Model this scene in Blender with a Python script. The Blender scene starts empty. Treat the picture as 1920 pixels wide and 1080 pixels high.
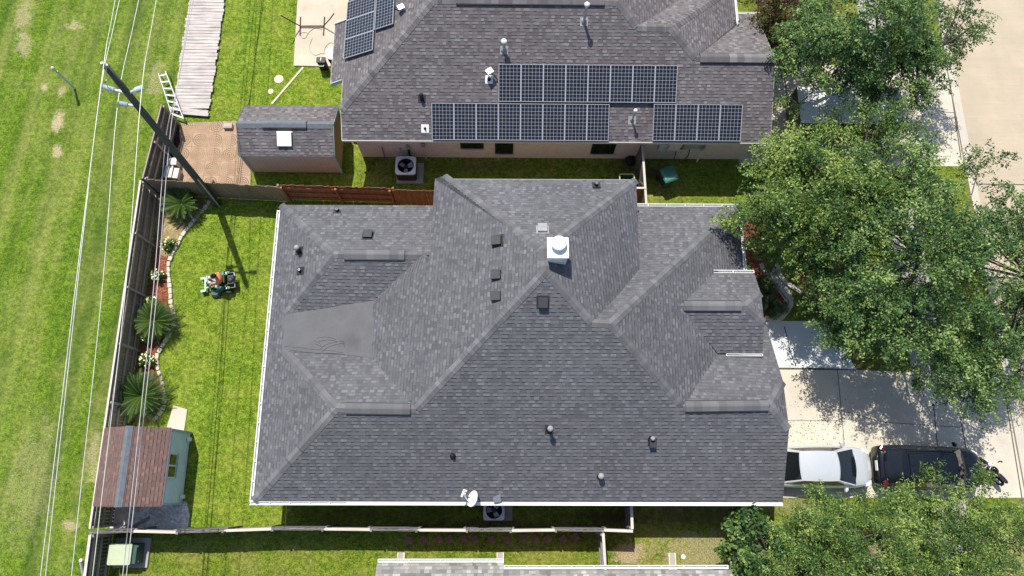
import bpy, math, random
import numpy as np
from mathutils import Vector, Matrix
random.seed(7); RNG = np.random.default_rng(7)
SC = bpy.context.scene; COL = SC.collection
PI = math.pi; RAD = math.radians

# ------------------------------------------------------------------ camera
F = 1340.0; PC = np.array([960., 540.]); CAMH = 32.0
_D = np.array([-20., 372., F]); _D /= np.linalg.norm(_D)
_X = np.array([1, .004, 0.]); _X[2] = -(_X[0]*_D[0] + _X[1]*_D[1])/_D[2]; _X /= np.linalg.norm(_X)
_Y = np.cross(-_D, _X); R = np.array([_X, _Y, -_D])
cam = bpy.data.cameras.new('camera'); camo = bpy.data.objects.new('camera', cam); COL.objects.link(camo)
cam.sensor_width = 36; cam.lens = F/1920*36; cam.clip_end = 2000
_m = Matrix.Identity(4)
for r in range(3):
    _m[r][0] = R[r, 0]; _m[r][1] = -R[r, 1]; _m[r][2] = -R[r, 2]
_m[2][3] = CAMH
camo.matrix_world = _m
SC.camera = camo

# ------------------------------------------------------------------ light
SUNV = Vector((-.19, .50, 1.0)).normalized()
w = bpy.data.worlds.new('World'); SC.world = w; w.use_nodes = True
nt = w.node_tree; sky = nt.nodes.new('ShaderNodeTexSky'); sky.sky_type = 'NISHITA'; sky.sun_disc = False
sky.sun_elevation = math.asin(SUNV.z); sky.sun_rotation = math.atan2(SUNV.x, SUNV.y)
nt.links.new(sky.outputs[0], nt.nodes['Background'].inputs[0]); nt.nodes['Background'].inputs[1].default_value = 0.12
sl = bpy.data.lights.new('sun', 'SUN'); sl.energy = 4.4; sl.angle = RAD(.5); sl.color = (1, .96, .88)
so = bpy.data.objects.new('sun', sl); COL.objects.link(so); so.rotation_euler = SUNV.to_track_quat('Z', 'Y').to_euler(); so.location = (0, 0, 50)
SC.view_settings.view_transform = 'Standard'; SC.view_settings.look = 'None'; SC.view_settings.gamma = 1
SC.view_settings.exposure = 0.42

# ------------------------------------------------------------------ photo point -> place at a known height
def at(px, py, z=0.):
    d = R @ np.array([(px-PC[0])/F, (py-PC[1])/F, 1.]); t = (z-CAMH)/d[2]
    return Vector((d[0]*t, d[1]*t, z))
def plane(p, n): return (np.array(p, float), np.array(n, float))
def on(px, py, pl):
    o = np.array([0, 0, CAMH]); d = R @ np.array([(px-PC[0])/F, (py-PC[1])/F, 1.])
    t = np.dot(pl[0]-o, pl[1])/np.dot(d, pl[1]); return Vector(o+d*t)
def pz(pl, x, y):
    n = pl[1]; return pl[0][2] - (n[0]*(x-pl[0][0]) + n[1]*(y-pl[0][1]))/n[2]

# ------------------------------------------------------------------ mesh helpers
ORG = {}
def orgof(o):
    while o.parent: o = o.parent
    return ORG.get(o.name, Vector((0, 0, 0)))
class MB:
    def __init__(s): s.v = []; s.f = []; s.uv = []
    def poly(s, pts, uv=None):
        i = len(s.v); s.v += [tuple(p) for p in pts]; s.f.append(list(range(i, i+len(pts)))); s.uv.append(uv)
    def rpoly(s, pts, off=(0, 0)):
        P = [Vector(p) for p in pts]; n = Vector((0, 0, 0))
        for a, b in zip(P, P[1:]+P[:1]):
            n += Vector(((a.y-b.y)*(a.z+b.z), (a.z-b.z)*(a.x+b.x), (a.x-b.x)*(a.y+b.y)))
        n.normalize()
        if n.z < -.01: P = P[::-1]; n = -n
        u = Vector((0, 0, 1)).cross(n)
        if u.length < 1e-3: u = Vector((1, 0, 0))
        u.normalize(); v = n.cross(u)
        s.poly(P, [(p.dot(u)+off[0], p.dot(v)+off[1]) for p in P])
    def box(s, c, d, rz=0, M=None):
        c = Vector(c); x, y, z = d[0]/2, d[1]/2, d[2]/2
        M3 = M if M is not None else Matrix.Rotation(rz, 3, 'Z')
        q = [c + M3 @ Vector((a*x, b*y, e*z)) for a in (-1, 1) for b in (-1, 1) for e in (-1, 1)]
        i = len(s.v); s.v += [tuple(p) for p in q]
        dims = {0: d[0], 1: d[1], 2: d[2]}
        for f in ((0, 1, 3, 2), (4, 6, 7, 5), (0, 4, 5, 1), (2, 3, 7, 6), (0, 2, 6, 4), (1, 5, 7, 3)):
            s.f.append([i+k for k in f]); s.uv.append(None)
    def beam(s, a, b, w, h):
        a = Vector(a); b = Vector(b); d = b-a; L = d.length; d.normalize()
        up = Vector((0, 0, 1)) if abs(d.z) < .95 else Vector((0, 1, 0))
        y = up.cross(d).normalized(); z = d.cross(y)
        s.box((a+b)/2, (L, w, h), M=Matrix((d, y, z)).transposed())
    def ring(s, rings, cap=True, closed=True):
        i = len(s.v); n = len(rings[0])
        for r_ in rings: s.v += [tuple(p) for p in r_]
        for k in range(len(rings)-1):
            for j in range(n if closed else n-1):
                a = i+k*n+j; b = i+k*n+(j+1) % n
                s.f.append([a, b, b+n, a+n]); s.uv.append(None)
        if cap:
            s.f.append([i+j for j in range(n)][::-1]); s.uv.append(None)
            s.f.append([i+(len(rings)-1)*n+j for j in range(n)]); s.uv.append(None)
    def tube(s, pts, r, n=8, cap=True):
        pts = [Vector(p) for p in pts]; rs = r if isinstance(r, (list, tuple)) else [r]*len(pts)
        rings = []
        for k, p in enumerate(pts):
            d = (pts[min(k+1, len(pts)-1)]-pts[max(k-1, 0)]).normalized()
            up = Vector((0, 0, 1)) if abs(d.z) < .9 else Vector((0, 1, 0))
            y = up.cross(d).normalized(); z = d.cross(y)
            rings.append([p + rs[k]*(math.cos(2*PI*j/n)*y + math.sin(2*PI*j/n)*z) for j in range(n)])
        s.ring(rings, cap)
    def lathe(s, prof, c, n=20, cap=True):
        c = Vector(c)
        s.ring([[c+Vector((r*math.cos(2*PI*j/n), r*math.sin(2*PI*j/n), z)) for j in range(n)] for r, z in prof], cap)
    def prism(s, poly, z0, z1):
        s.ring([[(p[0], p[1], z0) for p in poly], [(p[0], p[1], z1) for p in poly]])
    def torus(s, c, axis, R0, r0, n=24, m=8):
        c = Vector(c); ax = Vector(axis).normalized(); u = ax.orthogonal().normalized(); v = ax.cross(u)
        rings = []
        for k in range(n+1):
            a = 2*PI*k/n; d = math.cos(a)*u+math.sin(a)*v
            rings.append([c + d*(R0+r0*math.cos(2*PI*j/m)) + ax*r0*math.sin(2*PI*j/m) for j in range(m)])
        s.ring(rings, cap=False)
    def build(s, name, mat, parent=None, smooth=False, bevel=0, origin=None, sub=0):
        o0 = orgof(parent) if parent is not None else (Vector(origin) if origin is not None else Vector((0, 0, 0)))
        me = bpy.data.meshes.new(name)
        me.from_pydata([(v[0]-o0.x, v[1]-o0.y, v[2]-o0.z) for v in s.v], [], s.f)
        if any(u is not None for u in s.uv):
            l = me.uv_layers.new(name='UVMap')
            for p, u in zip(me.polygons, s.uv):
                if u:
                    for li, c in zip(p.loop_indices, u): l.data[li].uv = c
        if mat: me.materials.append(mat)
        if smooth: me.polygons.foreach_set('use_smooth', [True]*len(me.polygons))
        o = bpy.data.objects.new(name, me); COL.objects.link(o)
        if parent is not None: o.parent = parent
        else: o.location = o0; ORG[o.name] = o0
        if bevel:
            b = o.modifiers.new('bevel', 'BEVEL'); b.width = bevel; b.segments = 2; b.limit_method = 'ANGLE'
        if sub:
            b = o.modifiers.new('sub', 'SUBSURF'); b.levels = sub; b.render_levels = sub
        return o
def rrect(w_, h_, r, n=4):
    p = []
    for cx, cy, a0 in ((w_/2-r, h_/2-r, 0), (-w_/2+r, h_/2-r, 90), (-w_/2+r, -h_/2+r, 180), (w_/2-r, -h_/2+r, 270)):
        for k in range(n+1):
            a = RAD(a0+90*k/n); p.append((cx+r*math.cos(a), cy+r*math.sin(a)))
    return p
def tag(o, label, cat, group=None):
    o['label'] = label; o['category'] = cat
    if group: o['group'] = group
    return o
def thing(name, label, cat, loc=(0, 0, 0), rz=0, group=None, local=False):
    o = bpy.data.objects.new(name, None); COL.objects.link(o); o.location = loc; o.rotation_euler = (0, 0, rz)
    o.empty_display_size = .2
    ORG[o.name] = Vector((0, 0, 0)) if local else Vector(loc)
    return tag(o, label, cat, group)
def kind(o, k): o['kind'] = k; return o
def sheet(name, pts, z, mat, k='structure', n=None):
    m = MB(); m.rpoly([(p[0], p[1], z) for p in pts]); return kind(m.build(name, mat), k)
def copy_tree(o, parent=None):
    c = o.copy(); COL.objects.link(c); c.parent = parent
    for ch in list(o.children): copy_tree(ch, c)
    return c
def smoothpts(pts, k=4):
    out = []
    P = [np.array(p, float) for p in pts]
    for i in range(len(P)-1):
        p0 = P[max(i-1, 0)]; p1 = P[i]; p2 = P[i+1]; p3 = P[min(i+2, len(P)-1)]
        for j in range(k):
            t = j/k
            out.append(.5*((2*p1)+(-p0+p2)*t+(2*p0-5*p1+4*p2-p3)*t*t+(-p0+3*p1-3*p2+p3)*t**3))
    out.append(P[-1]); return out

# ------------------------------------------------------------------ node helpers
class NB:
    def __init__(s, name, rough=.8, metal=0):
        s.m = bpy.data.materials.new(name); s.m.use_nodes = True; s.t = s.m.node_tree
        s.b = s.t.nodes['Principled BSDF']; s.b.inputs['Roughness'].default_value = rough; s.b.inputs['Metallic'].default_value = metal
        s.b.inputs['Specular IOR Level'].default_value = .3
    def n(s, ty, **kw):
        x = s.t.nodes.new(ty)
        for k, v in kw.items(): setattr(x, k, v)
        return x
    def put(s, sock, v):
        if isinstance(v, bpy.types.NodeSocket): s.t.links.new(v, sock)
        elif isinstance(v, (tuple, list)) and sock.type == 'RGBA': sock.default_value = (*v[:3], 1)
        else: sock.default_value = v
    def pos(s): return s.n('ShaderNodeNewGeometry').outputs['Position']
    def obj(s): return s.n('ShaderNodeTexCoord').outputs['Object']
    def uv(s): return s.n('ShaderNodeTexCoord').outputs['UV']
    def math(s, op, a, b=0., c=None, clamp=False):
        x = s.n('ShaderNodeMath', operation=op); x.use_clamp = clamp; s.put(x.inputs[0], a); s.put(x.inputs[1], b)
        if c is not None: s.put(x.inputs[2], c)
        return x.outputs[0]
    def sep(s, v): x = s.n('ShaderNodeSeparateXYZ'); s.put(x.inputs[0], v); return x.outputs
    def comb(s, x, y, z=0.):
        c = s.n('ShaderNodeCombineXYZ'); s.put(c.inputs[0], x); s.put(c.inputs[1], y); s.put(c.inputs[2], z); return c.outputs[0]
    def vmul(s, v, k): x = s.n('ShaderNodeVectorMath', operation='MULTIPLY'); s.put(x.inputs[0], v); x.inputs[1].default_value = k; return x.outputs[0]
    def noise(s, v, scale, det=3, rough=.55, dist=0.):
        x = s.n('ShaderNodeTexNoise'); s.put(x.inputs['Vector'], v); x.inputs['Scale'].default_value = scale
        x.inputs['Detail'].default_value = det; x.inputs['Roughness'].default_value = rough; x.inputs['Distortion'].default_value = dist
        return x.outputs['Fac']
    def white(s, v): x = s.n('ShaderNodeTexWhiteNoise', noise_dimensions='3D'); s.put(x.inputs['Vector'], v); return x.outputs['Value']
    def vor(s, v, scale, out='Color'):
        x = s.n('ShaderNodeTexVoronoi'); s.put(x.inputs['Vector'], v); x.inputs['Scale'].default_value = scale; return x.outputs[out]
    def ramp(s, fac, stops):
        x = s.n('ShaderNodeValToRGB'); e = x.color_ramp.elements
        while len(e) < len(stops): e.new(.5)
        for q, (p, c) in zip(e, stops):
            q.position = p; q.color = (*c, 1) if len(c) == 3 else c
        s.put(x.inputs[0], fac); return x.outputs[0]
    def rng(s, v, a, b, c=0., d=1.):
        x = s.n('ShaderNodeMapRange'); s.put(x.inputs[0], v)
        for i, q in zip((1, 2, 3, 4), (a, b, c, d)): x.inputs[i].default_value = q
        return x.outputs[0]
    def mix(s, fac, a, b, bt='MIX'):
        x = s.n('ShaderNodeMix', data_type='RGBA', blend_type=bt); s.put(x.inputs[0], fac); s.put(x.inputs[6], a); s.put(x.inputs[7], b); return x.outputs[2]
    def col(s, c): s.put(s.b.inputs['Base Color'], c)
    def bump(s, h, st=.5, d=.02):
        x = s.n('ShaderNodeBump'); x.inputs['Strength'].default_value = st; x.inputs['Distance'].default_value = d
        s.put(x.inputs['Height'], h); s.put(s.b.inputs['Normal'], x.outputs[0])
    def spot(s, p, x, y, rx, ry, soft=.5, nz=None, amp=1.5):
        v = s.n('ShaderNodeVectorMath', operation='SUBTRACT'); s.put(v.inputs[0], p); v.inputs[1].default_value = (x, y, 0)
        q = s.vmul(v.outputs[0], (1/rx, 1/ry, 0)); l = s.n('ShaderNodeVectorMath', operation='LENGTH'); s.put(l.inputs[0], q)
        d = l.outputs['Value']
        if nz is not None: d = s.math('ADD', d, s.math('MULTIPLY', s.math('SUBTRACT', nz, .5), amp*2))
        return s.rng(d, 1, 1-soft)
def simple(name, c, rough=.7, metal=0, var=.18, scale=6, spec=.3, bump=0, coat=0):
    N = NB(name, rough, metal); p = N.obj(); f = N.noise(p, scale, 4)
    N.col(N.ramp(f, [(.25, tuple(x*(1-var) for x in c)), (.75, tuple(min(1, x*(1+var)) for x in c))]))
    N.b.inputs['Specular IOR Level'].default_value = spec
    if coat: N.b.inputs['Coat Weight'].default_value = coat; N.b.inputs['Coat Roughness'].default_value = .03
    if bump: N.bump(N.noise(p, scale*6, 3), bump, .01)
    return N.m
def S(*c):   # srgb 0-255 -> linear
    return tuple(((x/255+.055)/1.055)**2.4 if x > 10 else x/255/12.92 for x in c)

def shingle(name, cols, tab=.18, row=.143, slot=.55, slotc=(.012, .012, .014), vary=1.0, tintc=None, lines=1.0):
    N = NB(name, .92); uv = N.uv(); x, y, z = N.sep(uv)
    r = N.math('DIVIDE', y, row); ri = N.math('FLOOR', r); fv = N.math('FRACT', r)
    rr = N.white(N.comb(ri, 3.3, 1.7))
    u = N.math('ADD', N.math('DIVIDE', x, tab), N.math('MULTIPLY', rr, 17.))
    wob = N.math('MULTIPLY', N.math('SINE', N.math('MULTIPLY', u, 2.3)), .22); u = N.math('ADD', u, wob)
    ci = N.math('FLOOR', u); fu = N.math('FRACT', u)
    k = N.white(N.comb(ci, ri, .5)); k2 = N.white(N.comb(ci, ri, 7.5))
    big = N.noise(N.pos(), .28, 3)
    # bottom shadow slot printed on the laminated tabs
    par = N.math('LESS_THAN', N.math('FRACT', N.math('ADD', N.math('MULTIPLY', ci, .5), .01)), .25)
    raised = N.math('MULTIPLY', par, N.math('GREATER_THAN', k2, .18))
    fac = N.math('ADD', N.math('ADD', N.math('MULTIPLY', raised, .34 if lines else 0.), N.math('MULTIPLY', k, .58 if lines else .9)), N.math('MULTIPLY', N.math('SUBTRACT', big, .5), .55))
    fine = N.noise(N.comb(x, y), 60, 2)
    fac = N.math('ADD', fac, N.math('MULTIPLY', N.math('SUBTRACT', fine, .5), .5))
    c = N.ramp(fac, [(0, cols[0]), (.33, cols[1]), (.7, cols[2]), (1, cols[3])])
    line = N.math('MULTIPLY', N.math('LESS_THAN', fv, .21), lines)
    thin = N.math('MULTIPLY', N.math('LESS_THAN', fv, .10), lines)
    m = N.math('MAXIMUM', N.math('MULTIPLY', raised, line), N.math('MULTIPLY', thin, .7))
    side = N.math('MULTIPLY', N.math('LESS_THAN', fu, .06), .35)
    butt = m; m = N.math('MAXIMUM', N.math('MULTIPLY', m, .35), side)
    c = N.mix(N.math('MULTIPLY', m, .72), c, slotc)
    # weather streaks down the slope
    st = N.noise(N.comb(N.math('MULTIPLY', x, 1.6), N.math('MULTIPLY', y, .22)), 1.0, 4)
    c = N.mix(N.rng(st, .35, .75, 0, .28*vary), c, tuple(q*.72 for q in cols[1]))
    if tintc: c = N.mix(N.rng(N.noise(N.pos(), .5, 2), .45, .75, 0, .5), c, tintc)
    N.col(c)
    # the lower edge of every course stands proud: its butt faces down the slope
    g = N.n('ShaderNodeNewGeometry').outputs['Normal']; tn = N.n('ShaderNodeTangent', direction_type='UV_MAP', uv_map='UVMap').outputs[0]
    cr = N.n('ShaderNodeVectorMath', operation='CROSS_PRODUCT'); N.put(cr.inputs[0], g); N.put(cr.inputs[1], tn)
    sc_ = N.n('ShaderNodeVectorMath', operation='SCALE'); N.put(sc_.inputs[0], cr.outputs[0]); N.put(sc_.inputs['Scale'], N.math('MULTIPLY', butt, -.75))
    ad = N.n('ShaderNodeVectorMath', operation='ADD'); N.put(ad.inputs[0], g); N.put(ad.inputs[1], sc_.outputs[0])
    nm = N.n('ShaderNodeVectorMath', operation='NORMALIZE'); N.put(nm.inputs[0], ad.outputs[0]); N.put(N.b.inputs['Normal'], nm.outputs[0])
    return N.m
def grass(name, dark, mid, light, dry, dryamt=.5, stripes=0, spots=(), dirt=(.42, .33, .2), darkspots=()):
    N = NB(name, .95); p = N.pos(); x, y, z = N.sep(p)
    v = N.comb(x, y)
    f1 = N.noise(v, 5.5, 6, .8); f2 = N.noise(v, .9, 5, .65); f3 = N.noise(v, .22, 3)
    blades = N.noise(N.vmul(v, (1, 1, 1)), 17, 4, .8); clump = N.noise(v, 1.9, 4, .7, .6)
    c = N.ramp(N.math('ADD', N.math('ADD', N.math('MULTIPLY', f1, .40), N.math('MULTIPLY', blades, .44)), N.math('MULTIPLY', clump, .16)), [(.42, dark), (.495, mid), (.565, light)])
    dr = N.math('ADD', N.math('MULTIPLY', f2, .6), N.math('MULTIPLY', f3, .4))
    if stripes:
        sv = N.comb(N.math('ADD', x, N.math('MULTIPLY', y, -.07)), N.math('MULTIPLY', y, .045))
        s1 = N.noise(sv, 1.25, 3, .55); s2 = N.noise(sv, .33, 2)
        dr = N.math('ADD', N.math('MULTIPLY', dr, .42), N.math('ADD', N.math('MULTIPLY', s1, .42), N.math('MULTIPLY', s2, .16)))
        c = N.mix(N.rng(N.noise(sv, .9, 2), .48, .6, 0, .6), c, dark)
    c = N.mix(N.rng(dr, .46, .62, 0, dryamt), c, N.mix(N.rng(f1, .4, .6), tuple(q*.55 for q in dry), dry))
    nz = N.noise(v, 2.6, 6, .75)
    for (sx, sy, rx, ry, a) in spots:
        c = N.mix(N.math('MULTIPLY', N.spot(v, sx, sy, rx, ry, .5, nz), a), c, N.mix(N.rng(blades, .42, .58), tuple(q*.55 for q in dirt), tuple(q*1.2 for q in dirt)))
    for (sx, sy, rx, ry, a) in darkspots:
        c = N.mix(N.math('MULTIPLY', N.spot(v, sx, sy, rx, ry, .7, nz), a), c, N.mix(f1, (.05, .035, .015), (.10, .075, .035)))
    N.col(c); N.bump(N.math('ADD', f1, blades), .9, .05)
    return N.m
def concrete(name, c, var=.12, stain=.25, tine=None):
    N = NB(name, .9); p = N.pos(); x, y, z = N.sep(p); v = N.comb(x, y)
    f = N.noise(v, .7, 5, .6); g = N.noise(v, 14, 3)
    a = N.ramp(f, [(.3, tuple(q*(1-var) for q in c)), (.7, tuple(q*(1+var) for q in c))])
    a = N.mix(N.rng(g, .3, .8, 0, .14), a, tuple(q*.6 for q in c))
    a = N.mix(N.rng(N.noise(v, 1.9, 5, .7), .55, .75, 0, stain), a, tuple(q*.5 for q in c))
    if tine:
        t = N.noise(N.comb(N.math('MULTIPLY', x, .35), N.math('MULTIPLY', y, 9)), 1.0, 3, .7)
        a = N.mix(N.rng(t, .4, .7, 0, .22), a, tuple(q*.72 for q in c))
        t2 = N.noise(N.comb(N.math('MULTIPLY', x, 1.0), N.math('MULTIPLY', y, .04)), .8, 2)
        a = N.mix(N.rng(t2, .5, .7, 0, .25), a, tuple(q*.8 for q in c))
    N.col(a); N.bump(g, .15, .01); return N.m
def wood(name, c, axis=2, var=.35, rough=.85):
    N = NB(name, rough); p = N.pos(); s_ = [14, 14, 14]; s_[axis] = 1.2
    f = N.noise(N.vmul(p, tuple(s_)), 1, 4, .6); g = N.noise(p, .9, 3)
    a = N.ramp(N.math('ADD', N.math('MULTIPLY', f, .6), N.math('MULTIPLY', g, .4)), [(.32, tuple(q*(1-var) for q in c)), (.68, tuple(q*(1+var) for q in c))])
    N.col(a); N.bump(f, .3, .01); return N.m
def brick(name, c, mortar, sx=.2, sy=.075):
    N = NB(name, .88); x = N.n('ShaderNodeTexBrick'); N.put(x.inputs['Vector'], N.uv())
    x.inputs['Scale'].default_value = 1; x.inputs['Brick Width'].default_value = sx; x.inputs['Row Height'].default_value = sy
    x.inputs['Mortar Size'].default_value = .008
    N.put(x.inputs['Color1'], c); N.put(x.inputs['Color2'], tuple(q*.82 for q in c)); N.put(x.inputs['Mortar'], mortar)
    f = N.noise(N.pos(), 2.5, 4)
    N.col(N.mix(N.rng(f, .4, .75, 0, .3), x.outputs['Color'], tuple(q*.7 for q in c))); N.bump(x.outputs['Fac'], -.4, .006); return N.m

# ------------------------------------------------------------------ materials
M = {}
M['roof_main'] = shingle('charcoal_shingle', [(.084, .083, .090), (.107, .107, .116), (.136, .135, .145), (.186, .184, .194)], tab=.175)
M['roof_up'] = shingle('plum_grey_shingle', [(.092, .081, .086), (.130, .116, .120), (.172, .156, .159), (.24, .222, .222)], tab=.19, slotc=(.022, .018, .022))
M['roof_low'] = shingle('pale_grey_shingle', [(.13, .127, .12), (.22, .21, .195), (.32, .31, .285), (.45, .44, .41)], tab=.2, slotc=(.05, .048, .045))
M['roof_brown'] = shingle('brown_shingle', [(.125, .080, .070), (.155, .098, .085), (.18, .112, .095), (.25, .155, .115)], slot=.5, slotc=(.02, .012, .012))
M['cap_main'] = shingle('charcoal_cap_shingle', [(.105, .104, .110), (.125, .124, .130), (.142, .141, .147), (.175, .173, .178)], tab=.2, row=9, slot=0, lines=0)
M['cap_up'] = shingle('plum_cap_shingle', [(.10, .093, .098), (.135, .126, .13), (.17, .16, .163), (.22, .21, .21)], tab=.2, row=9, slot=0, lines=0)
M['ridge_grey'] = simple('ridge_band', (.13, .145, .165), .85)
def rolled():
    N = NB('rolled_roofing', .95); p = N.pos(); a = N.noise(p, .9, 5, .7); g = N.noise(p, 45, 2)
    c = N.ramp(a, [(.3, (.108, .107, .110)), (.5, (.126, .125, .13)), (.7, (.142, .141, .147))])
    c = N.mix(N.math('MULTIPLY', N.spot(p, on_pond[0], on_pond[1], .55, .5, .8, a, 1.2), .55), c, (.075, .075, .078)); c = N.mix(N.rng(g, .35, .7, 0, .3), c, (.09, .09, .092))
    N.col(c); N.bump(g, .3, .01); return N.m
on_pond = at(662, 640, 3.2); M['rolled'] = rolled(); M['roll_seam'] = simple('roofing_lap', (.105, .105, .11), .95)
M['tar'] = simple('tar_patch', (.045, .045, .047), .9)
M['white'] = simple('white_paint', (.72, .72, .70), .5, var=.06)
M['offwhite'] = simple('off_white_paint', (.6, .57, .52), .6, var=.1)
M['chim'] = simple('white_chimney_metal', (.78, .78, .77), .45, var=.04)
M['black'] = simple('black_plastic', (.015, .015, .017), .5)
M['dark'] = simple('dark_grey_metal', (.028, .03, .034), .55)
M['lead'] = simple('pipe_grey', (.28, .28, .28), .6)
M['galv'] = simple('galvanised_metal', (.42, .43, .44), .4, metal=.3)
M['brick_cream'] = brick('cream_brick', (.72, .62, .56), (.60, .53, .47))
M['brick_tan'] = brick('tan_brick', (.38, .24, .17), (.42, .38, .33))
M['siding_tan'] = simple('tan_siding', (.6, .5, .42), .8, var=.08)
M['siding_gold'] = simple('ochre_siding', (.46, .34, .16), .8, var=.12)
M['siding_blue'] = simple('pale_blue_siding', (.30, .40, .43), .7, var=.08, scale=2)
M['trim_blue'] = simple('blue_grey_trim', (.40, .46, .52), .7)
M['glass'] = simple('dark_glass', (.008, .010, .012), .05, var=.1, spec=.6)
M['f_grey'] = wood('weathered_fence_wood', (.26, .18, .125))
M['f_dark'] = wood('dark_fence_wood', (.12, .095, .075))
M['f_red'] = wood('red_brown_fence_wood', (.27, .105, .055))
M['f_pale'] = wood('pale_rail_wood', (.52, .47, .41), 0, .15)
M['f_mid'] = wood('grey_rail_wood', (.20, .19, .18), 0, .3)
M['f_raily'] = wood('brown_rail_wood', (.34, .29, .25), 1, .2)
M['pole'] = wood('pole_wood', (.085, .085, .072), 2, .3)
M['plank'] = wood('bleached_plank_wood', (.46, .41, .38), 0, .42)
M['ins'] = simple('pale_blue_insulator', (.52, .60, .62), .35)
M['wire'] = simple('bare_wire', (.62, .62, .56), .35, metal=.2)
M['cable'] = simple('grey_cable', (.42, .40, .40), .5)
M['conc'] = concrete('driveway_concrete', (.54, .485, .395), .12, .32)
M['conc_new'] = concrete('blue_grey_concrete', (.60, .615, .61), .07, .14)
M['conc_old'] = concrete('grey_concrete', (.36, .34, .31), .12, .3)
M['street'] = concrete('street_concrete', (.45, .375, .275), .08, .14, tine=True)
M['patio'] = concrete('patio_concrete', (.54, .45, .35), .12, .35)
M['joint'] = simple('joint_sealant', (.10, .09, .085), .9)
M['kerb'] = concrete('kerb_concrete', (.50, .45, .38), .08, .3)
M['stone'] = simple('limestone_edging', (.60, .52, .38), .9, var=.2, scale=3, bump=.3)
M['stone_d'] = simple('grey_edging_stone', (.36, .33, .29), .9, var=.25, scale=3, bump=.3)
def speck(name, a, b, c, scale):
    N = NB(name, .95); p = N.pos(); q = N.vor(p, scale); x, y, z = N.sep(q)
    N.col(N.mix(N.rng(N.noise(p, 2, 3), .35, .65), N.ramp(x, [(0, a), (.5, b), (1, c)]), N.ramp(y, [(0, a), (1, b)]))); N.bump(x, .8, .03); return N.m
M['mulch'] = speck('red_mulch', (.10, .03, .018), (.26, .085, .045), (.42, .17, .10), 22)
M['tan_dirt'] = speck('tan_bed_soil', (.20, .14, .06), (.34, .26, .13), (.44, .36, .20), 14)
M['gravel'] = speck('grey_gravel', (.3, .3, .3), (.62, .61, .6), (.85, .84, .82), 12)
M['dmulch'] = speck('dark_mulch', (.015, .010, .008), (.04, .025, .018), (.09, .05, .035), 18)
def paver():
    N = NB('round_pattern_pavers', .9); p = N.obj(); x, y, z = N.sep(p); s_ = .76
    fx = N.math('SUBTRACT', N.math('FRACT', N.math('DIVIDE', x, s_)), .5); fy = N.math('SUBTRACT', N.math('FRACT', N.math('DIVIDE', y, s_)), .5)
    d = N.math('SQRT', N.math('ADD', N.math('MULTIPLY', fx, fx), N.math('MULTIPLY', fy, fy)))
    ring = N.math('LESS_THAN', N.math('FRACT', N.math('MULTIPLY', d, 8)), .36); ring = N.math('MULTIPLY', ring, N.math('LESS_THAN', d, .5))
    ray = N.math('LESS_THAN', N.math('FRACT', N.math('MULTIPLY', N.math('ARCTAN2', fy, fx), 3.82)), .16)
    ring = N.math('MAXIMUM', ring, N.math('MULTIPLY', ray, N.math('LESS_THAN', d, .5)))
    gx = N.math('FRACT', N.math('ADD', N.math('DIVIDE', x, s_/2), 0)); gy = N.math('FRACT', N.math('DIVIDE', y, s_/2))
    grid = N.math('MAXIMUM', N.math('LESS_THAN', gx, .05), N.math('LESS_THAN', gy, .05))
    m = N.math('MAXIMUM', ring, grid); big = N.noise(p, 1.1, 3)
    ti = N.white(N.comb(N.math('FLOOR', N.math('DIVIDE', x, s_/2)), N.math('FLOOR', N.math('DIVIDE', y, s_/2)), 2.2))
    c = N.mix(ti, (.33, .21, .13), (.42, .285, .185)); c = N.mix(N.rng(N.noise(p, 3, 4), .4, .7, 0, .4), c, (.45, .35, .255))
    mm = N.math('MULTIPLY', m, N.math('ADD', .38, N.math('MULTIPLY', N.math('GREATER_THAN', ti, .7), .4)))
    N.col(N.mix(mm, c, (.10, .08, .055))); N.bump(m, -.4, .01); return N.m
M['paver'] = paver()
M['stepping'] = simple('dark_red_paver', (.20, .115, .085), .9, var=.3, scale=5)
M['bark'] = simple('bark', (.10, .08, .065), .95, var=.4, scale=10, bump=.6)
M['twig'] = simple('dead_twig', (.38, .27, .19), .9, var=.3)
def leaf(name, a, b, c, tr=.35, spec=.25, rough=.5):
    N = NB(name, rough); x, y, z = N.sep(N.uv()); col = N.ramp(x, [(0, a), (.55, b), (1, c)])
    N.col(col); N.b.inputs['Specular IOR Level'].default_value = spec
    t = N.n('ShaderNodeBsdfTranslucent'); N.put(t.inputs[0], N.mix(.5, col, tuple(min(1, q*1.6) for q in b)))
    mx = N.n('ShaderNodeMixShader'); mx.inputs[0].default_value = tr
    N.t.links.new(N.b.outputs[0], mx.inputs[1]); N.t.links.new(t.outputs[0], mx.inputs[2])
    N.t.links.new(mx.outputs[0], N.t.nodes['Material Output'].inputs[0]); return N.m
M['oak'] = leaf('oak_leaf', (.022, .060, .017), (.076, .155, .040), (.30, .39, .115), .2, .3, .45)
M['oak2'] = leaf('yellow_green_leaf', (.026, .066, .014), (.094, .172, .034), (.34, .41, .10), .2, .3, .45)
M['gloss'] = leaf('glossy_leaf', (.022, .058, .014), (.065, .135, .03), (.2, .29, .07), .2, .5, .35)
M['autumn'] = leaf('bronze_leaf', (.05, .045, .015), (.11, .10, .025), (.25, .17, .05))
M['shrubleaf'] = leaf('shrub_leaf', (.04, .09, .02), (.09, .17, .03), (.16, .25, .05))
M['petal'] = simple('cream_petal', (.75, .72, .45), .7, var=.1)
M['sago'] = leaf('palm_frond', (.010, .026, .005), (.024, .060, .010), (.10, .16, .03), .12, .15, .55)
M['tx_green'] = simple('pale_green_enamel', (.44, .50, .33), .45, var=.05)
M['tx_dark'] = simple('dark_green_enamel', (.045, .085, .075), .5, var=.1)
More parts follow.
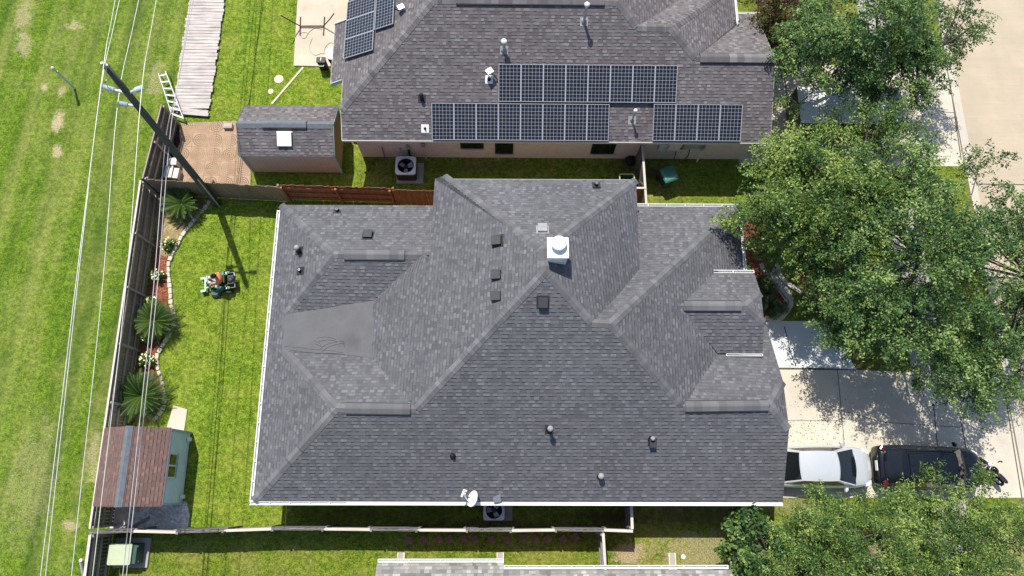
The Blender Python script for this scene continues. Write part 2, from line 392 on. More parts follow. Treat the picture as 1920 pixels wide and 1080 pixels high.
M['bin'] = simple('green_plastic', (.035, .16, .11), .25, var=.15, spec=.7)
M['bin_rim'] = simple('yellow_green_rim', (.42, .42, .16), .6)
M['silver'] = simple('silver_paint', (.62, .64, .66), .22, metal=.35, var=.02, coat=1)
M['carblack'] = simple('black_paint', (.005, .006, .009), .18, var=.05, coat=.35, spec=.4)
M['tyre'] = simple('rubber', (.018, .018, .018), .85)
M['chrome'] = simple('bright_metal', (.6, .6, .6), .2, metal=.9)
M['lamp'] = simple('clear_lamp', (.7, .72, .75), .1, var=.05, spec=.8)
M['redlamp'] = simple('red_lamp', (.08, .006, .006), .15, spec=.8)
M['mgreen'] = simple('mower_green', (.015, .14, .06), .35, var=.1, spec=.5)
M['mpale'] = simple('pale_green_frame', (.38, .55, .42), .5, var=.15)
M['mgrey'] = simple('grey_floor_pan', (.48, .46, .47), .5, var=.15)
M['tanhub'] = simple('tan_hub', (.5, .34, .2), .6)
M['orange'] = simple('orange_cloth', (.95, .30, .11), .85, var=.12, scale=8)
M['skin'] = simple('skin', (.42, .21, .12), .55, var=.06)
M['trouser'] = simple('khaki_cloth', (.42, .33, .2), .9, var=.15)
M['cap'] = simple('dark_cap', (.018, .012, .013), .9)
M['boot'] = simple('brown_boot', (.09, .05, .03), .8)
M['rust'] = simple('rusty_steel', (.085, .05, .035), .7, var=.5, scale=4)
M['alu'] = simple('aluminium', (.36, .37, .39), .45, metal=.3)
M['frame'] = simple('pale_panel_frame', (.46, .47, .5), .35, metal=.3, var=.03)
def solar(name, cell, sheen=.5):
    N = NB(name, .12); x, y, z = N.sep(N.uv())
    fx = N.math('ABSOLUTE', N.math('SUBTRACT', N.math('FRACT', N.math('MULTIPLY', x, 6)), .5)); fy = N.math('ABSOLUTE', N.math('SUBTRACT', N.math('FRACT', N.math('MULTIPLY', y, 10)), .5))
    g = N.math('MAXIMUM', N.math('GREATER_THAN', fx, .466), N.math('GREATER_THAN', fy, .466))
    cor = N.math('GREATER_THAN', N.math('ADD', fx, fy), .86); g = N.math('MAXIMUM', g, cor)
    cv = N.white(N.comb(N.math('FLOOR', N.math('MULTIPLY', x, 6)), N.math('FLOOR', N.math('MULTIPLY', y, 10)), 1.))
    c = N.mix(cv, cell, tuple(q*1.5 for q in cell))
    N.col(N.mix(g, c, (.33, .34, .36))); N.b.inputs['Specular IOR Level'].default_value = sheen; return N.m
M['cells'] = solar('solar_cells', (.011, .013, .020))
# lawns
GD, GM, GL, GY = (.026, .060, .003), (.105, .158, .007), (.255, .30, .034), (.36, .31, .085)
def spt(px, py, rx, ry, a): p = at(px, py); return (p.x, p.y, rx, ry, a)
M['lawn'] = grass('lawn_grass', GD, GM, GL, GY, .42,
    spots=[spt(523, 150, .35, .2, .9), spt(508, 172, .25, .18, .8), spt(487, 190, .3, .2, .8), spt(1180, 1040, .75, .55, .95), spt(1330, 1035, 3.2, 1.0, .55), spt(1500, 945, 1.5, .6, .35), spt(1890, 1040, 1.5, 1.5, .4), spt(1262, 318, .1, .1, .1)],
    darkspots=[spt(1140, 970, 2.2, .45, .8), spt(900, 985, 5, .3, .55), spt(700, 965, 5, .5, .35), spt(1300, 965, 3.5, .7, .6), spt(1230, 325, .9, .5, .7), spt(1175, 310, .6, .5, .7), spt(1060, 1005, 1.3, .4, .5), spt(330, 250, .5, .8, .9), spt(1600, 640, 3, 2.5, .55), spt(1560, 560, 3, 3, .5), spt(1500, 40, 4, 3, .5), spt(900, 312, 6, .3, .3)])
M['field'] = grass('field_grass', (.024, .068, .002), (.088, .156, .004), (.20, .295, .020), (.38, .39, .10), .60, stripes=1,
    spots=[spt(110, 228, .32, .75, .95), spt(107, 285, .3, .5, .85), spt(45, 30, .5, 1.4, .5), spt(45, 85, .5, .7, .5), spt(82, 164, .2, .25, .8), spt(115, 170, .25, .35, .6), spt(140, 48, .5, .35, .6), spt(188, 890, .4, .9, .5), spt(130, 985, .4, .25, .7), spt(175, 850, .3, 1.2, .5), spt(60, 900, 1.2, 3, .22), spt(292, 150, .5, 1.4, .4)],
    dirt=(.52, .42, .24))
M['yardlawn'] = grass('back_lawn_grass', (.030, .080, .002), (.112, .185, .007), (.28, .36, .036), (.36, .37, .06), .42,
    spots=[], darkspots=[])

# ================================================================== SETTING
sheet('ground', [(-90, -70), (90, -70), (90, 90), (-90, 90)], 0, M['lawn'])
FX = -16.36                                            # line of the back fence
sheet('field', [(-90, -70), (FX-.12, -70), (FX-.12, 90), (-90, 90)], .004, M['field'])
sheet('back_lawn', [(FX+.05, -1.65), (-9.2, -1.65), (-9.2, 13.1), (FX+.05, 13.1)], .004, M['yardlawn'])
sheet('neighbour_lawn', [(FX+.05, 13.2), (-7.0, 13.2), (-7.0, 45), (FX+.05, 45)], .004, M['yardlawn'])
# street and kerb, pavement, driveways
sheet('street', [(23.15, -70), (36, -70), (36, 90), (23.15, 90)], .012, M['street'])
m = MB(); m.box((22.95, 10, .04), (.38, 160, .08)); kind(m.build('kerb', M['kerb']), 'structure')
sheet('pavement', [(18.6, -70), (20.1, -70), (20.1, 90), (18.6, 90)], .008, M['conc_old'])
d0 = [at(*p) for p in ((1440, 690), (1605, 694), (1700, 697), (1800, 690), (1880, 690), (1916, 932), (1668, 932), (1440, 928))]
sheet('driveway', [(10.4, d0[1].y+.02)] + [(p.x, p.y) for p in d0[1:3]] + [(22.74, d0[2].y), (22.74, -.47), (10.4, -.47)], .012, M['conc'])
wk = [at(*p) for p in ((1428, 602), (1528, 602), (1548, 608), (1563, 624), (1583, 656), (1606, 693), (1440, 690))]
sheet('walkway', [(p.x, p.y) for p in wk], .014, M['conc_new'])
nd = [at(1450, 126), at(1780, 120), at(1800, 300), at(1440, 262)]
sheet('neighbour_driveway', [(11.6, nd[0].y), (22.74, nd[0].y+.3), (22.74, 15.2), (11.6, 15.2)], .010, M['conc'])
def joint(pts, wd=.035, z=.018):
    m = MB()
    for a, b in zip(pts, pts[1:]):
        a = at(*a); b = at(*b); d = (b-a).normalized(); q = Vector((-d.y, d.x, 0))*wd/2
        m.poly([(a-q)+Vector((0, 0, z)), (b-q)+Vector((0, 0, z)), (b+q)+Vector((0, 0, z)), (a+q)+Vector((0, 0, z))])
    return kind(m.build('pavement_joint', M['joint']), 'structure')
joint([(1440, 690), (1540, 691), (1605, 694)], .05)
joint([(1570, 694), (1580, 800), (1583, 842)], .03); joint([(1570, 768), (1660, 792), (1800, 801)], .025)
joint([(1750, 758), (1758, 842)], .045); joint([(1797, 768), (1812, 846)], .05)
joint([(1440, 788), (1575, 789)], .02); joint([(1450, 198), (1480, 202)], .05); joint([(1469, 124), (1477, 200)], .05)
joint([(1740, 165), (1795, 168)], .03); joint([(1765, 210), (1795, 212)], .03)
joint([(1470, 612), (1478, 640), (1481, 660), (1492, 685)], .045)
for pts in (((1776, 122), (1802, 300)), ((1868, 640), (1920, 960))):
    joint(pts, .05, .02)
joint([(1815, 345), (1960, 347)], .05, .02)
# patio slab at the top, paved square by the fence, beds, gravel
pt = [at(*p) for p in ((562, -60), (551, 124), (645, 126), (700, -60))]
m = MB(); m.prism([(p.x, p.y) for p in pt], 0, .06); kind(m.build('patio', M['patio']), 'structure')
pv = [at(*p) for p in ((336, 231), (443, 227), (470, 228), (470, 347), (330, 350), (322, 300), (338, 268))]
sheet('paved_square', [(p.x, p.y) for p in pv], .016, M['paver'])
dk = [at(*p) for p in ((318, 215), (336, 231), (340, 270), (322, 305), (330, 350), (290, 350), (300, 260))]
sheet('bare_soil', [(p.x, p.y) for p in dk], .010, M['dmulch'])
EDGE = [(397, 372), (384, 392), (372, 404), (358, 422), (345, 440), (336, 455), (329, 468), (323, 480), (318, 494), (317, 512), (319, 530), (321, 550), (322, 571), (327, 589), (327, 604), (322, 620), (311, 640), (302, 655), (296, 668), (296, 682), (299, 697), (304, 711), (307, 726), (309, 741), (309, 755), (305, 768), (296, 780), (285, 792)]
ed = [at(*p) for p in EDGE]
bed = [(FX+.02, 12.9)] + [(ed[0].x, 12.9)] + [(p.x, p.y) for p in smoothpts([(q.x, q.y) for q in ed], 2)and [Vector((q[0], q[1], 0)) for q in smoothpts([(q.x, q.y) for q in ed], 2)]] + [(FX+.02, ed[-1].y)]
sheet('mulch_bed', bed, .010, M['mulch'])
tb = [at(*p) for p in ((396, 374), (372, 404), (345, 440), (329, 468), (322, 484), (300, 478), (292, 430), (290, 372))]
sheet('soil_bed', [(p.x, p.y) for p in tb], .015, M['tan_dirt'])
gv = [at(*p) for p in ((212, 940), (300, 935), (350, 940), (356, 965), (351, 996), (205, 998))]
sheet('gravel_bed', [(p.x, p.y) for p in gv], .012, M['gravel'])
sl_ = [at(*p) for p in ((305, 830), (326, 760), (352, 768), (345, 812))]
m = MB(); m.prism([(p.x, p.y) for p in sl_][::-1], 0, .05); kind(m.build('ramp_slab', M['patio']), 'structure')
rb = [at(*p) for p in ((1375, 400), (1405, 415), (1430, 440), (1440, 490), (1470, 560), (1470, 590), (1440, 602), (1405, 602))]
sheet('front_mulch_bed', [(p.x, p.y) for p in rb], .010, M['mulch'])
rb = [at(*p) for p in ((1480, 470), (1520, 470), (1540, 520), (1525, 550), (1500, 530))]
sheet('tree_mulch_bed', [(p.x, p.y) for p in rb], .010, M['mulch'])
rb = [at(*p) for p in ((1620, 540), (1660, 545), (1675, 590), (1630, 600))]
sheet('tree_mulch_ring', [(p.x, p.y) for p in rb], .010, M['mulch'])
rb = [at(*p) for p in ((1415, -30), (1560, -30), (1560, 118), (1440, 122), (1425, 60))]
sheet('neighbour_bed', [(p.x, p.y) for p in rb], .010, M['dmulch'])
gp = [at(*p) for p in ((1452, 500), (1480, 545), (1488, 560), (1478, 572), (1440, 520))]
sheet('gravel_path', [(p.x, p.y) for p in gp], .014, M['gravel'])

# ================================================================== MAIN HOUSE
EV = 2.75; PT = .5
pS = plane(at(475, 937, EV), (0, -PT, 1)); pW = plane(at(475, 937, EV), (-PT, 0, 1)); pN = plane(at(527, 385, EV), (0, PT, 1))
pR = plane(at(1383, 388, EV), (0, PT, 1)); pE = plane(at(1386, 448, EV), (PT, 0, 1))
B_ = on(1023, 508, pS); pCW = plane(B_, (-PT, 0, 1)); pCE = plane(B_, (PT, 0, 1))
RR1 = on(1280, 762, pS); pGN = plane(RR1, (0, PT, 1))
LL = Vector((-9.68, -.56, EV)); LR = Vector((11.1, -.60, EV-.02))
J1 = on(1480, 805, pS); J1.x = 11.12; RR2 = on(1445, 760, pS); J2 = on(1473, 715, pGN); J2.x = 11.12
GC = Vector((11.12, on(1437, 610, pGN).y, EV)); L1 = on(630, 765, pS); L2 = on(780, 767, pS); C1 = on(1110, 605, pS); C2 = on(1145, 607, pS)
UL = Vector((-9.68, 11.85, EV)); UR = Vector((10.38, 11.87, EV)); U1 = on(625, 477, pN); U2 = on(792, 478, pN)
f1 = on(535, 590, pW); f2 = on(530, 655, pW); fa = on(700, 565, pCW); fb = on(697, 670, pCW)
A_ = Vector((1.50, 8.45, B_.z-.02)); NW = Vector((-2.83, 12.40, 4.35)); NW2 = Vector((-2.45, 12.50, 4.48)); NE = Vector((5.62, 12.42, 4.35)); CV = Vector((5.55, 8.3, 4.5))
pCN = plane(A_, (0, (A_.z-4.4)/(12.45-A_.y), 1))
house = thing('house', 'large house with a charcoal shingle hip roof and white chimney in the middle', 'house', (0, 6, 0))
def roofpart(parent, polys, mat, name='roof'):
    m = MB()
    for p in polys: m.rpoly(p)
    return m.build(name, mat, parent)
CWb = Vector((-2.95, U2.y-.55, pz(pCW, -2.95, U2.y-.55)))
GV = on(1345, 666, pE)                                  # valley meets east slope and gable
GVe = Vector((10.4, on(1432, 600, pGN).y, 0))
roof = roofpart(house, [
    [LL, LR, J1, RR2, RR1, C2, C1, B_, L2, L1],
    [LL, L1, f2, f1, U1, UL],
    [UL, U1, U2, Vector((-2.6, U2.y, U2.z)), Vector((-2.6, 11.86, EV))],
    [U1, f1, fa, U2],
    [L1, L2, fb, f2],
    [A_, B_, L2, fb, fa, U2, CWb, Vector((-2.9, 8.95, 4.34)), NW, NW2],
    [A_, NW2, NW, NE],
    [A_, NE, CV, C1, B_],
    [C1, C2, UR, Vector((5.0, 11.87, EV)), Vector((5.0, 8.5, pz(pR, 5.0, 8.5)))],
    [C2, RR1, GV, Vector((10.38, GC.y, pz(pE, 10.38, GC.y))), UR],
    [RR1, RR2, J2, GC, Vector((10.0, GC.y, EV)), GV],
    [RR2, J1, J2],
    [Vector((-3.3, U2.y-.75, U2.z-.09)), Vector((-2.5, U2.y-.75, U2.z-.09)), Vector((-2.5, U2.y+.1, U2.z-.04)), Vector((-3.3, U2.y+.1, U2.z-.04))],
], M['roof_main'])
oc = (f1+f2+fa+fb)/4; op = []; rq = random.Random(4)
for a_, b_ in ((f2, f1), (f1, fa), (fa, fb), (fb, f2)):
    for k in range(9):
        q = a_+(b_-a_)*(k/9); s_ = 1.012+rq.uniform(-.012, .022); op.append(Vector((oc.x+(q.x-oc.x)*s_, oc.y+(q.y-oc.y)*s_, q.z+.012)))
m = MB()
for a_, b_ in zip(op, op[1:]+op[:1]): m.rpoly([a_, b_, oc+Vector((0, 0, .012))])
flat = m.build('flat_patch', M['rolled'], roof); flat.location.z += .012
m = MB()
for c, pts in (((0, 0), ((588, 638), (600, 644), (594, 634), (612, 632), (622, 634), (630, 637))), ((0, 0), ((534, 650), (560, 652), (592, 656), (620, 658), (645, 662))), ((0, 0), ((600, 655), (612, 646), (628, 642), (644, 640), (644, 648)))):
    m.tube([on(*p, plane(fa, (.03, 0, 1)))*1.0 + Vector((0, 0, .03)) for p in pts], .008, 5)
m.build('crack_seam', M['tar'], roof)
# front porch gable
K1 = on(1272, 573, pE); KR = K1.z
K2 = Vector((on(1400, 575, plane(K1, (0, 0, 1))).x, K1.y, KR)); pk = .62
KNy = on(1335, 512, pE); KSy = on(1345, 663, pE)
zN = KNy.z; zS = KSy.z+.06
PX = on(1412, 514, plane((0, 0, zN), (0, 0, 1))).x+.05
pPN = plane(K1, (0, (KR-zN)/(KNy.y-K1.y), 1)); pPS = plane(K1, (0, -(KR-zS)/(K1.y-KSy.y), 1))
KN1 = KNy; KN2 = Vector((PX, KNy.y, zN)); KS1 = KSy.copy(); KS1.z = zS; KS2 = Vector((PX, KSy.y, zS))
q1 = Vector((PX, K1.y+.62, 0)); q1.z = pz(pPN, q1.x, q1.y); q2 = Vector((PX, K1.y-.62, 0)); q2.z = pz(pPS, q2.x, q2.y)
porch = roofpart(house, [[K1, K2, q1, KN2, KN1], [K1, K2, q2, KS2, KS1], [K2, q1, q2]], M['roof_main'], 'porch_roof')
# fascias under the porch gable
m = MB(); m.beam(KS1+Vector((.1, .03, -.12)), KS2+Vector((-.05, .03, -.12)), .04, .22); m.build('fascia', M['dark'], porch)
# walls
m = MB()
def wallring(m, pts, z0, z1):
    for a, b in zip(pts, pts[1:]+pts[:1]):
        L = (Vector(b)-Vector(a)).length
        m.poly([(a[0], a[1], z0), (b[0], b[1], z0), (b[0], b[1], z1), (a[0], a[1], z1)], [(0, z0), (L, z0), (L, z1), (0, z1)])
wallring(m, [(-9.25, -.12), (10.75, -.12), (10.75, 5.9), (9.95, 5.9), (9.95, 11.45), (-9.25, 11.45)], 0, 2.72)
wallring(m, [(-2.5, 8.5), (5.2, 8.5), (5.2, 12.05), (-2.5, 12.05)], 0, 4.25)
m.poly([(10.75, -.12, 2.72), (10.75, 5.9, 2.72), (10.75, 3.5, 4.1), (10.75, 2.4, 4.1)], [(0, 0), (6, 0), (4, 1.3), (2, 1.3)])
WX = PX-.3; m.rpoly([(WX, KNy.y-.35, 0), (WX, KSy.y+.35, 0), (WX, KSy.y+.35, zS-.1), (WX, K1.y+.5, KR-.45), (WX, K1.y-.5, KR-.45), (WX, KNy.y-.35, zN-.1)])
m.build('wall', M['brick_tan'], house)
for (x, y, wd, dr) in ((-7, -.13, 1.2, 'y'), (-3, -.13, .9, 'y'), (3, -.13, .9, 'y'), (-9.26, 3, 1.6, 'x'), (-9.26, 9, 1.4, 'x')):
    mf = MB(); mg = MB()
    if dr == 'y': mf.box((x, y, 1.5), (wd+.12, .06, 1.3)); mg.box((x, y-.03, 1.5), (wd, .03, 1.18))
    else: mf.box((x, y, 1.5), (.06, wd+.12, 1.3)); mg.box((x-.03, y, 1.5), (.03, wd, 1.18))
    o = mf.build('window', M['white'], house); mg.build('pane', M['glass'], o)
m = MB(); m.box((10.77, 2.6, 1.1), (.06, 4.9, 2.15)); g = m.build('garage_door', M['white'], house)
# caps
def caps(parent, a, b, na, nb, mat, wd=.17, lift=.025, name='ridge_cap'):
    a = Vector(a); b = Vector(b); d = (b-a).normalized(); L = (b-a).length; m = MB()
    s = []
    for n_, sg in ((Vector(na), 1), (Vector(nb), -1)):
        n_ = n_.normalized(); t = n_.cross(d); t.normalize()
        if t.z > 0: t = -t
        s.append((t, n_))
    if abs(s[0][0].dot(s[1][0])) > .999: s[1] = (-s[0][0], s[1][1])
    N_ = max(2, int(L/.2)); rr_ = random.Random(int(L*1000))
    for k in range(N_):
        p = a+(b-a)*(k/N_); q = a+(b-a)*((k+1)/N_); h0 = lift+.012; h1 = lift
        up = Vector((0, 0, 1)); u = rr_.random()*50
        for t, n_ in s:
            pts = [p+up*h0, q+up*h1, q+t*wd+n_*.008, p+t*wd+n_*(.02)]
            m.poly(pts, [(u, .3+u % 1*3), (u+.02, .3), (u+.02, .5), (u, .5)])
    return m.build(name, mat, parent)
nS = (0, -PT, 1); nN = (0, PT, 1); nW = (-PT, 0, 1); nE = (PT, 0, 1); cm = M['cap_main']
caps(roof, LL, L1, nS, nW, cm); caps(roof, L2, B_, nS, nW, cm); caps(roof, B_, C1, nS, nE, cm)
caps(roof, C1, C2, nS, nN, cm); caps(roof, C2, RR1, nS, nE, cm); caps(roof, UR, C2, nE, nN, cm)
caps(roof, UL, U1, nN, nW, cm); caps(roof, f1, U1, nS, nW, cm); caps(roof, f2, L1, nN, nW, cm)
caps(roof, NW2, A_, (0, .6, 1), nW, cm); caps(roof, NE, A_, (0, .6, 1), nE, cm); caps(roof, A_, B_, nW, nE, cm)
caps(roof, J1, RR2, nS, nE, cm); caps(roof, J2, RR2, nN, nE, cm); caps(roof, U2, U2+Vector((.75, -.95, -.02)), (0, 0, 1), nW, cm, .12)
caps(porch, q1, K2, nN, nE, cm); caps(porch, q2, K2, nS, nE, cm)
def ridge_vent(parent, a, b, mat, wd=.2, ends=True):
    a = Vector(a); b = Vector(b); m = MB(); d = (b-a).normalized(); y = Vector((-d.y, d.x, 0))
    prof = [(-wd, -wd*.42+.05), (-wd, -wd*.42+.085), (-.03, .085), (.03, .085), (wd, -wd*.42+.085), (wd, -wd*.42+.05)]
    N_ = max(2, int((b-a).length/.3))
    for k in range(N_):
        p = a+(b-a)*(k/N_); q = a+(b-a)*((k+1)/N_); u = random.random()*40
        for (y0, z0), (y1, z1) in zip(prof, prof[1:]):
            m.poly([p+y*y0+Vector((0, 0, z0)), q+y*y0+Vector((0, 0, z0)), q+y*y1+Vector((0, 0, z1)), p+y*y1+Vector((0, 0, z1))], [(u, .5), (u+.02, .5), (u+.02, .6), (u, .6)])
    o = m.build('ridge_vent', mat, parent)
    m = MB()
    for sgn in (-1, 1): m.beam(a+y*sgn*(wd+.012)+Vector((0, 0, -wd*.42+.04)), b+y*sgn*(wd+.012)+Vector((0, 0, -wd*.42+.04)), .03, .05)
    m.build('vent_slot', M['black'], o); return o
def ridge(parent, a, b, t0, t1, mat=cm, wd=.2):
    a = Vector(a); b = Vector(b); caps(parent, a, b, nS, nN, mat); ridge_vent(parent, a+(b-a)*t0, a+(b-a)*t1, mat, wd)
ridge(roof, U1, U2, .12, .80); ridge(roof, L1, L2, .12, .93); ridge(roof, RR1, RR2, .03, .97); ridge(porch, K1, K2, .08, .92)
# gutters
def gutter(parent, a, b, out, mat=None, wd=.13, straps=True, name='gutter', lip=.022, step=.75, guard=0):
    a = Vector(a); b = Vector(b); out = Vector(out).normalized(); m = MB(); mat = mat or M['white']
    dz = Vector((0, 0, -.06)); back = out*.02; fr = out*(wd)
    m.beam(a+back+dz, b+back+dz, .02, .12); m.beam(a+fr+dz, b+fr+dz, lip, .13); m.beam(a+(back+fr)/2+Vector((0, 0, -.12)), b+(back+fr)/2+Vector((0, 0, -.12)), wd-.03, .02)
    L = (b-a).length; n = int(L/step)
    for k in range(n+1):
        p = a+(b-a)*min(.998, max(.002, k/max(1, n)))
        m.beam(p+back-Vector((0, 0, .012)), p+fr-Vector((0, 0, .012)), .03, .02)
    if guard: m.beam(a+(b-a)*guard+(back+fr)/2+Vector((0, 0, -.004)), b+(back+fr)/2+Vector((0, 0, -.004)), wd-.035, .012)
    return m.build(name, mat, parent)
gutter(roof, LL+Vector((-.14, 0, 0)), LR, (0, -1, 0), guard=.18); gutter(roof, LL, UL-Vector((0, .25, 0)), (-1, 0, 0), lip=.03)
gutter(roof, Vector((5.6, 11.87, EV)), UR+Vector((.12, 0, 0)), (0, 1, 0)); gutter(roof, UR, Vector((10.38, 8.7, EV)), (1, 0, 0))
gutter(porch, KN1+Vector((.02, 0, 0)), KN2, (0, 1, 0)); gutter(porch, KS1+Vector((.35, 0, 0)), KS2, (0, -1, 0), wd=.1)
def board(parent, a, b, mat=None, w_=.03, h_=.18, dz=-.1, name='fascia'):
    m = MB(); z = Vector((0, 0, dz)); m.beam(Vector(a)+z, Vector(b)+z, w_, h_); return m.build(name, mat or M['offwhite'], parent)
board(roof, UL-Vector((0, .02, 0)), Vector((-2.6, 11.83, EV))); board(roof, NW, NE); board(roof, NE-Vector((.02, 0, 0)), CV-Vector((.02, 0, 0))); board(roof, NW+Vector((.02, 0, 0)), Vector((-2.9, 8.95, 4.34)))
for a, b in ((LR, J1), (J1, J2), (J2, GC)): board(roof, a-Vector((.02, 0, 0)), b-Vector((.02, 0, 0)), M['dark'], .03, .14, -.085)
# roof vents and pipes
def box_vent(parent, px, py, pl, s=.36, h=.2, mat=None):
    c = on(px, py, pl); n = Vector(pl[1]).normalized(); u = Vector((0, 0, 1)).cross(n).normalized(); v = n.cross(u)
    M3 = Matrix((u, v, n)).transposed(); m = MB(); mat = mat or M['dark']
    m.box(c+n*.008, (s*1.35, s*1.35, .012), M=M3); base = m.build('roof_vent', mat, parent)
    m = MB(); P = [c+M3@Vector(q) for q in ((-s/2, -s/2, .02), (s/2, -s/2, .02), (s/2, s/2, .02), (-s/2, s/2, .02), (-s/2, -s/2, h), (s/2, -s/2, h), (s/2, s/2, h*.55), (-s/2, s/2, h*.55))]
    i = len(m.v); m.v += [tuple(p) for p in P]
    for f in ((0, 3, 2, 1), (4, 5, 6, 7), (0, 1, 5, 4), (1, 2, 6, 5), (2, 3, 7, 6), (3, 0, 4, 7)): m.f.append(list(f)); m.uv.append(None)
    m.build('vent_hood', mat, base, bevel=.012); return base
for px, py in ((933, 452), (932, 516), (932, 556)): box_vent(roof, px, py, pCW)
box_vent(roof, 690, 442, pN); box_vent(roof, 1017, 431, pCN, mat=M['lead']); box_vent(roof, 1018, 566, pS, h=.24)
def pipe(parent, px, py, pl, h=.4, r=.05, capr=0, capm=None, bootm=None, pm=None, flash=None):
    c = on(px, py, pl); n = Vector(pl[1]).normalized(); u = Vector((0, 0, 1)).cross(n).normalized(); v = n.cross(u)
    m = MB(); m.box(c+n*.006, (.34, .36, .01), M=Matrix((u, v, n)).transposed())
    base = m.build('flashing', flash or M['dark'], parent)
    m = MB(); m.lathe([(r*2.2, -.04), (r*1.9, .05), (r*1.25, .13), (r*1.05, .15)], c, 14); m.build('pipe_boot', bootm or M['black'], base, smooth=True)
    m = MB(); m.lathe([(r, 0), (r, h)], c, 14); p = m.build('vent_pipe', pm or M['dark'], base, smooth=False)
    m = MB()
    if capr: m.lathe([(capr*.9, h-.03), (capr, h), (capr, h+.05), (capr*.6, h+.10), (.005, h+.115)], c, 18)
    else: m.lathe([(r*1.15, h-.03), (r*1.15, h+.005), (r*.75, h+.008), (r*.7, h-.01)], c, 14)
    m.build('pipe_cap', capm or M['lead'], base, smooth=bool(capr)); return base
pipe(roof, 1030, 806, pS, .62, .06, .115, M['lead']); pipe(roof, 1125, 893, pS, .34, .065, .12, M['lead']); pipe(roof, 849, 855, pS, .16, .06, .08, M['black'])
box_vent(roof, 1223, 829, pS, s=.26, h=.24, mat=M['dark']); pipe(roof, 1222, 823, pS, .2, .07, .09, M['lead'])
pipe(roof, 561, 470, pW, .38, .07, .11, M['lead']); pipe(roof, 563, 508, pW, .2, .04, 0, M['white']); pipe(roof, 633, 395, pN, .2, .045); pipe(roof, 1118, 347, pCN, .22, .045)
# chimney
ct = on(1046, 470, plane((0, 0, 7.3), (0, 0, 1))); a = on(1027, 446, plane((0, 0, 7.3), (0, 0, 1))); b = on(1065.5, 483, plane((0, 0, 7.3), (0, 0, 1)))
cx, cy = (a.x+b.x)/2, (a.y+b.y)/2; sx, sy = b.x-a.x, a.y-b.y
m = MB(); m.box((cx, cy, 6.62), (sx-.04, sy-.04, 1.3)); ch = m.build('chimney', M['chim'], house)
m = MB(); m.box((cx, cy, 7.285), (sx+.05, sy+.05, .05)); m.build('chimney_cap', M['chim'], ch, bevel=.012)
m = MB(); m.lathe([(.25, 7.3), (.25, 7.5), (.29, 7.5), (.27, 7.56), (.15, 7.61), (.004, 7.62)], (cx+.02, cy+.1, 0), 28); m.build('flue_cap', M['chim'], ch, smooth=False)
m = MB(); m.box((b.x-.11, b.y+.005, 6.9), (.012, .02, .75)); m.build('corner_trim', M['white'], ch)

# ================================================================== NEIGHBOUR'S HOUSE (top)
pS2 = plane((0, 14.99, EV), (0, -PT, 1)); rS = pS2
nh = thing('house', 'grey shingle roofed brick house carrying solar panels at the top of the picture', 'house', (2, 18, 0))
h2 = Vector((7.36, 19.4, pz(pS2, 0, 19.4))); h3 = Vector((8.53, 18.28, pz(pS2, 0, 18.28))); h4 = Vector((12.05, 18.28, h3.z)); h1 = Vector((5.88, 19.42, pz(pS2, 0, 19.42)))
wc = Vector((-7.22, 16.18, pz(pS2, 0, 16.18))); rk1 = Vector((-3.05, 20.36, pz(pS2, 0, 20.36))); rk2 = Vector((5.0, 20.36, rk1.z))
pW2 = plane(wc, (-PT, 0, 1)); pE2 = plane(h2, (PT, 0, 1)); pG2 = plane(h3, (0, PT, 1)); pR2 = plane(h2, (0, PT, 1)); pC2 = plane(rk2, (PT, 0, 1))
YB = 31.0
vG = Vector((10.82, 20.7, pz(pG2, 0, 20.7)))
gS = Vector((12.35, 21.86, EV-.14)); gS0 = Vector((11.15, 21.86, EV-.14))
hp = Vector((10.95, 22.98, pz(pE2, 10.95, 0)))
roof2 = roofpart(nh, [
    [Vector((-7.2, 14.99, EV)), Vector((12.12, 14.99, EV)), h4, h3, h2, h1, rk2, rk1, wc],
    [wc, rk1, Vector((-3.05, YB-4.2, rk1.z)), Vector((-7.22, YB, wc.z))],
    [rk1, rk2, Vector((5.0, YB-4.2, rk1.z)), Vector((-3.05, YB-4.2, rk1.z))],
    [rk2, h1, Vector((5.88+2.1, 21.5, pz(pC2, 7.98, 0))), Vector((9.6, 25, pz(pC2, 9.6, 0))), Vector((9.6, YB, pz(pC2, 9.6, 0))), Vector((5, YB-4.2, rk1.z))],
    [h1, h2, hp, Vector((9.0, 22.98, hp.z)), Vector((7.98, 21.5, pz(pC2, 7.98, 0)))],
    [h2, h3, vG, Vector((10.95, 20.95, pz(pE2, 10.95, 0))), hp],
    [h3, h4, Vector((12.1, 20.7, pz(pG2, 0, 20.7))), gS, gS0, vG],
], M['roof_up'])
ext = roofpart(nh, [[Vector((-7.22, 17.72, wc.z-.02)), Vector((-7.22, 20.8, wc.z-.02)), Vector((-7.86, 20.8, wc.z-.36)), Vector((-7.86, 17.72, wc.z-.36))]], M['roof_up'], 'side_roof')
cu = M['cap_up']
caps(roof2, wc, rk1, nS, nW, cu, .2); caps(roof2, rk1, rk2, nS, nN, cu, .2); caps(roof2, rk2, h1, nS, nE, cu, .2); caps(roof2, h1, h2, nS, nN, cu, .2); caps(roof2, h2, h3, nS, nE, cu, .2); caps(roof2, h2, hp, nN, nE, cu, .2)
ridge(roof2, h3, h4, .05, .98, cu, .22)
ridge_vent(roof2, rk1+Vector((1, 0, 0)), rk2-Vector((.6, 0, 0)), cu)
m = MB()
wp = [(-6.83, 15.5), (11.75, 15.5), (11.75, 21.4), (10.6, 21.4), (10.6, 22.6), (9.2, 22.6), (9.2, 30.6), (-6.83, 30.6)]
wallring(m, wp, 0, 2.74); m.poly([(11.75, 15.5, 2.74), (11.75, 21.3, 2.74), (11.75, 18.28, 4.2)], [(0, 0), (6, 0), (3, 1.5)])
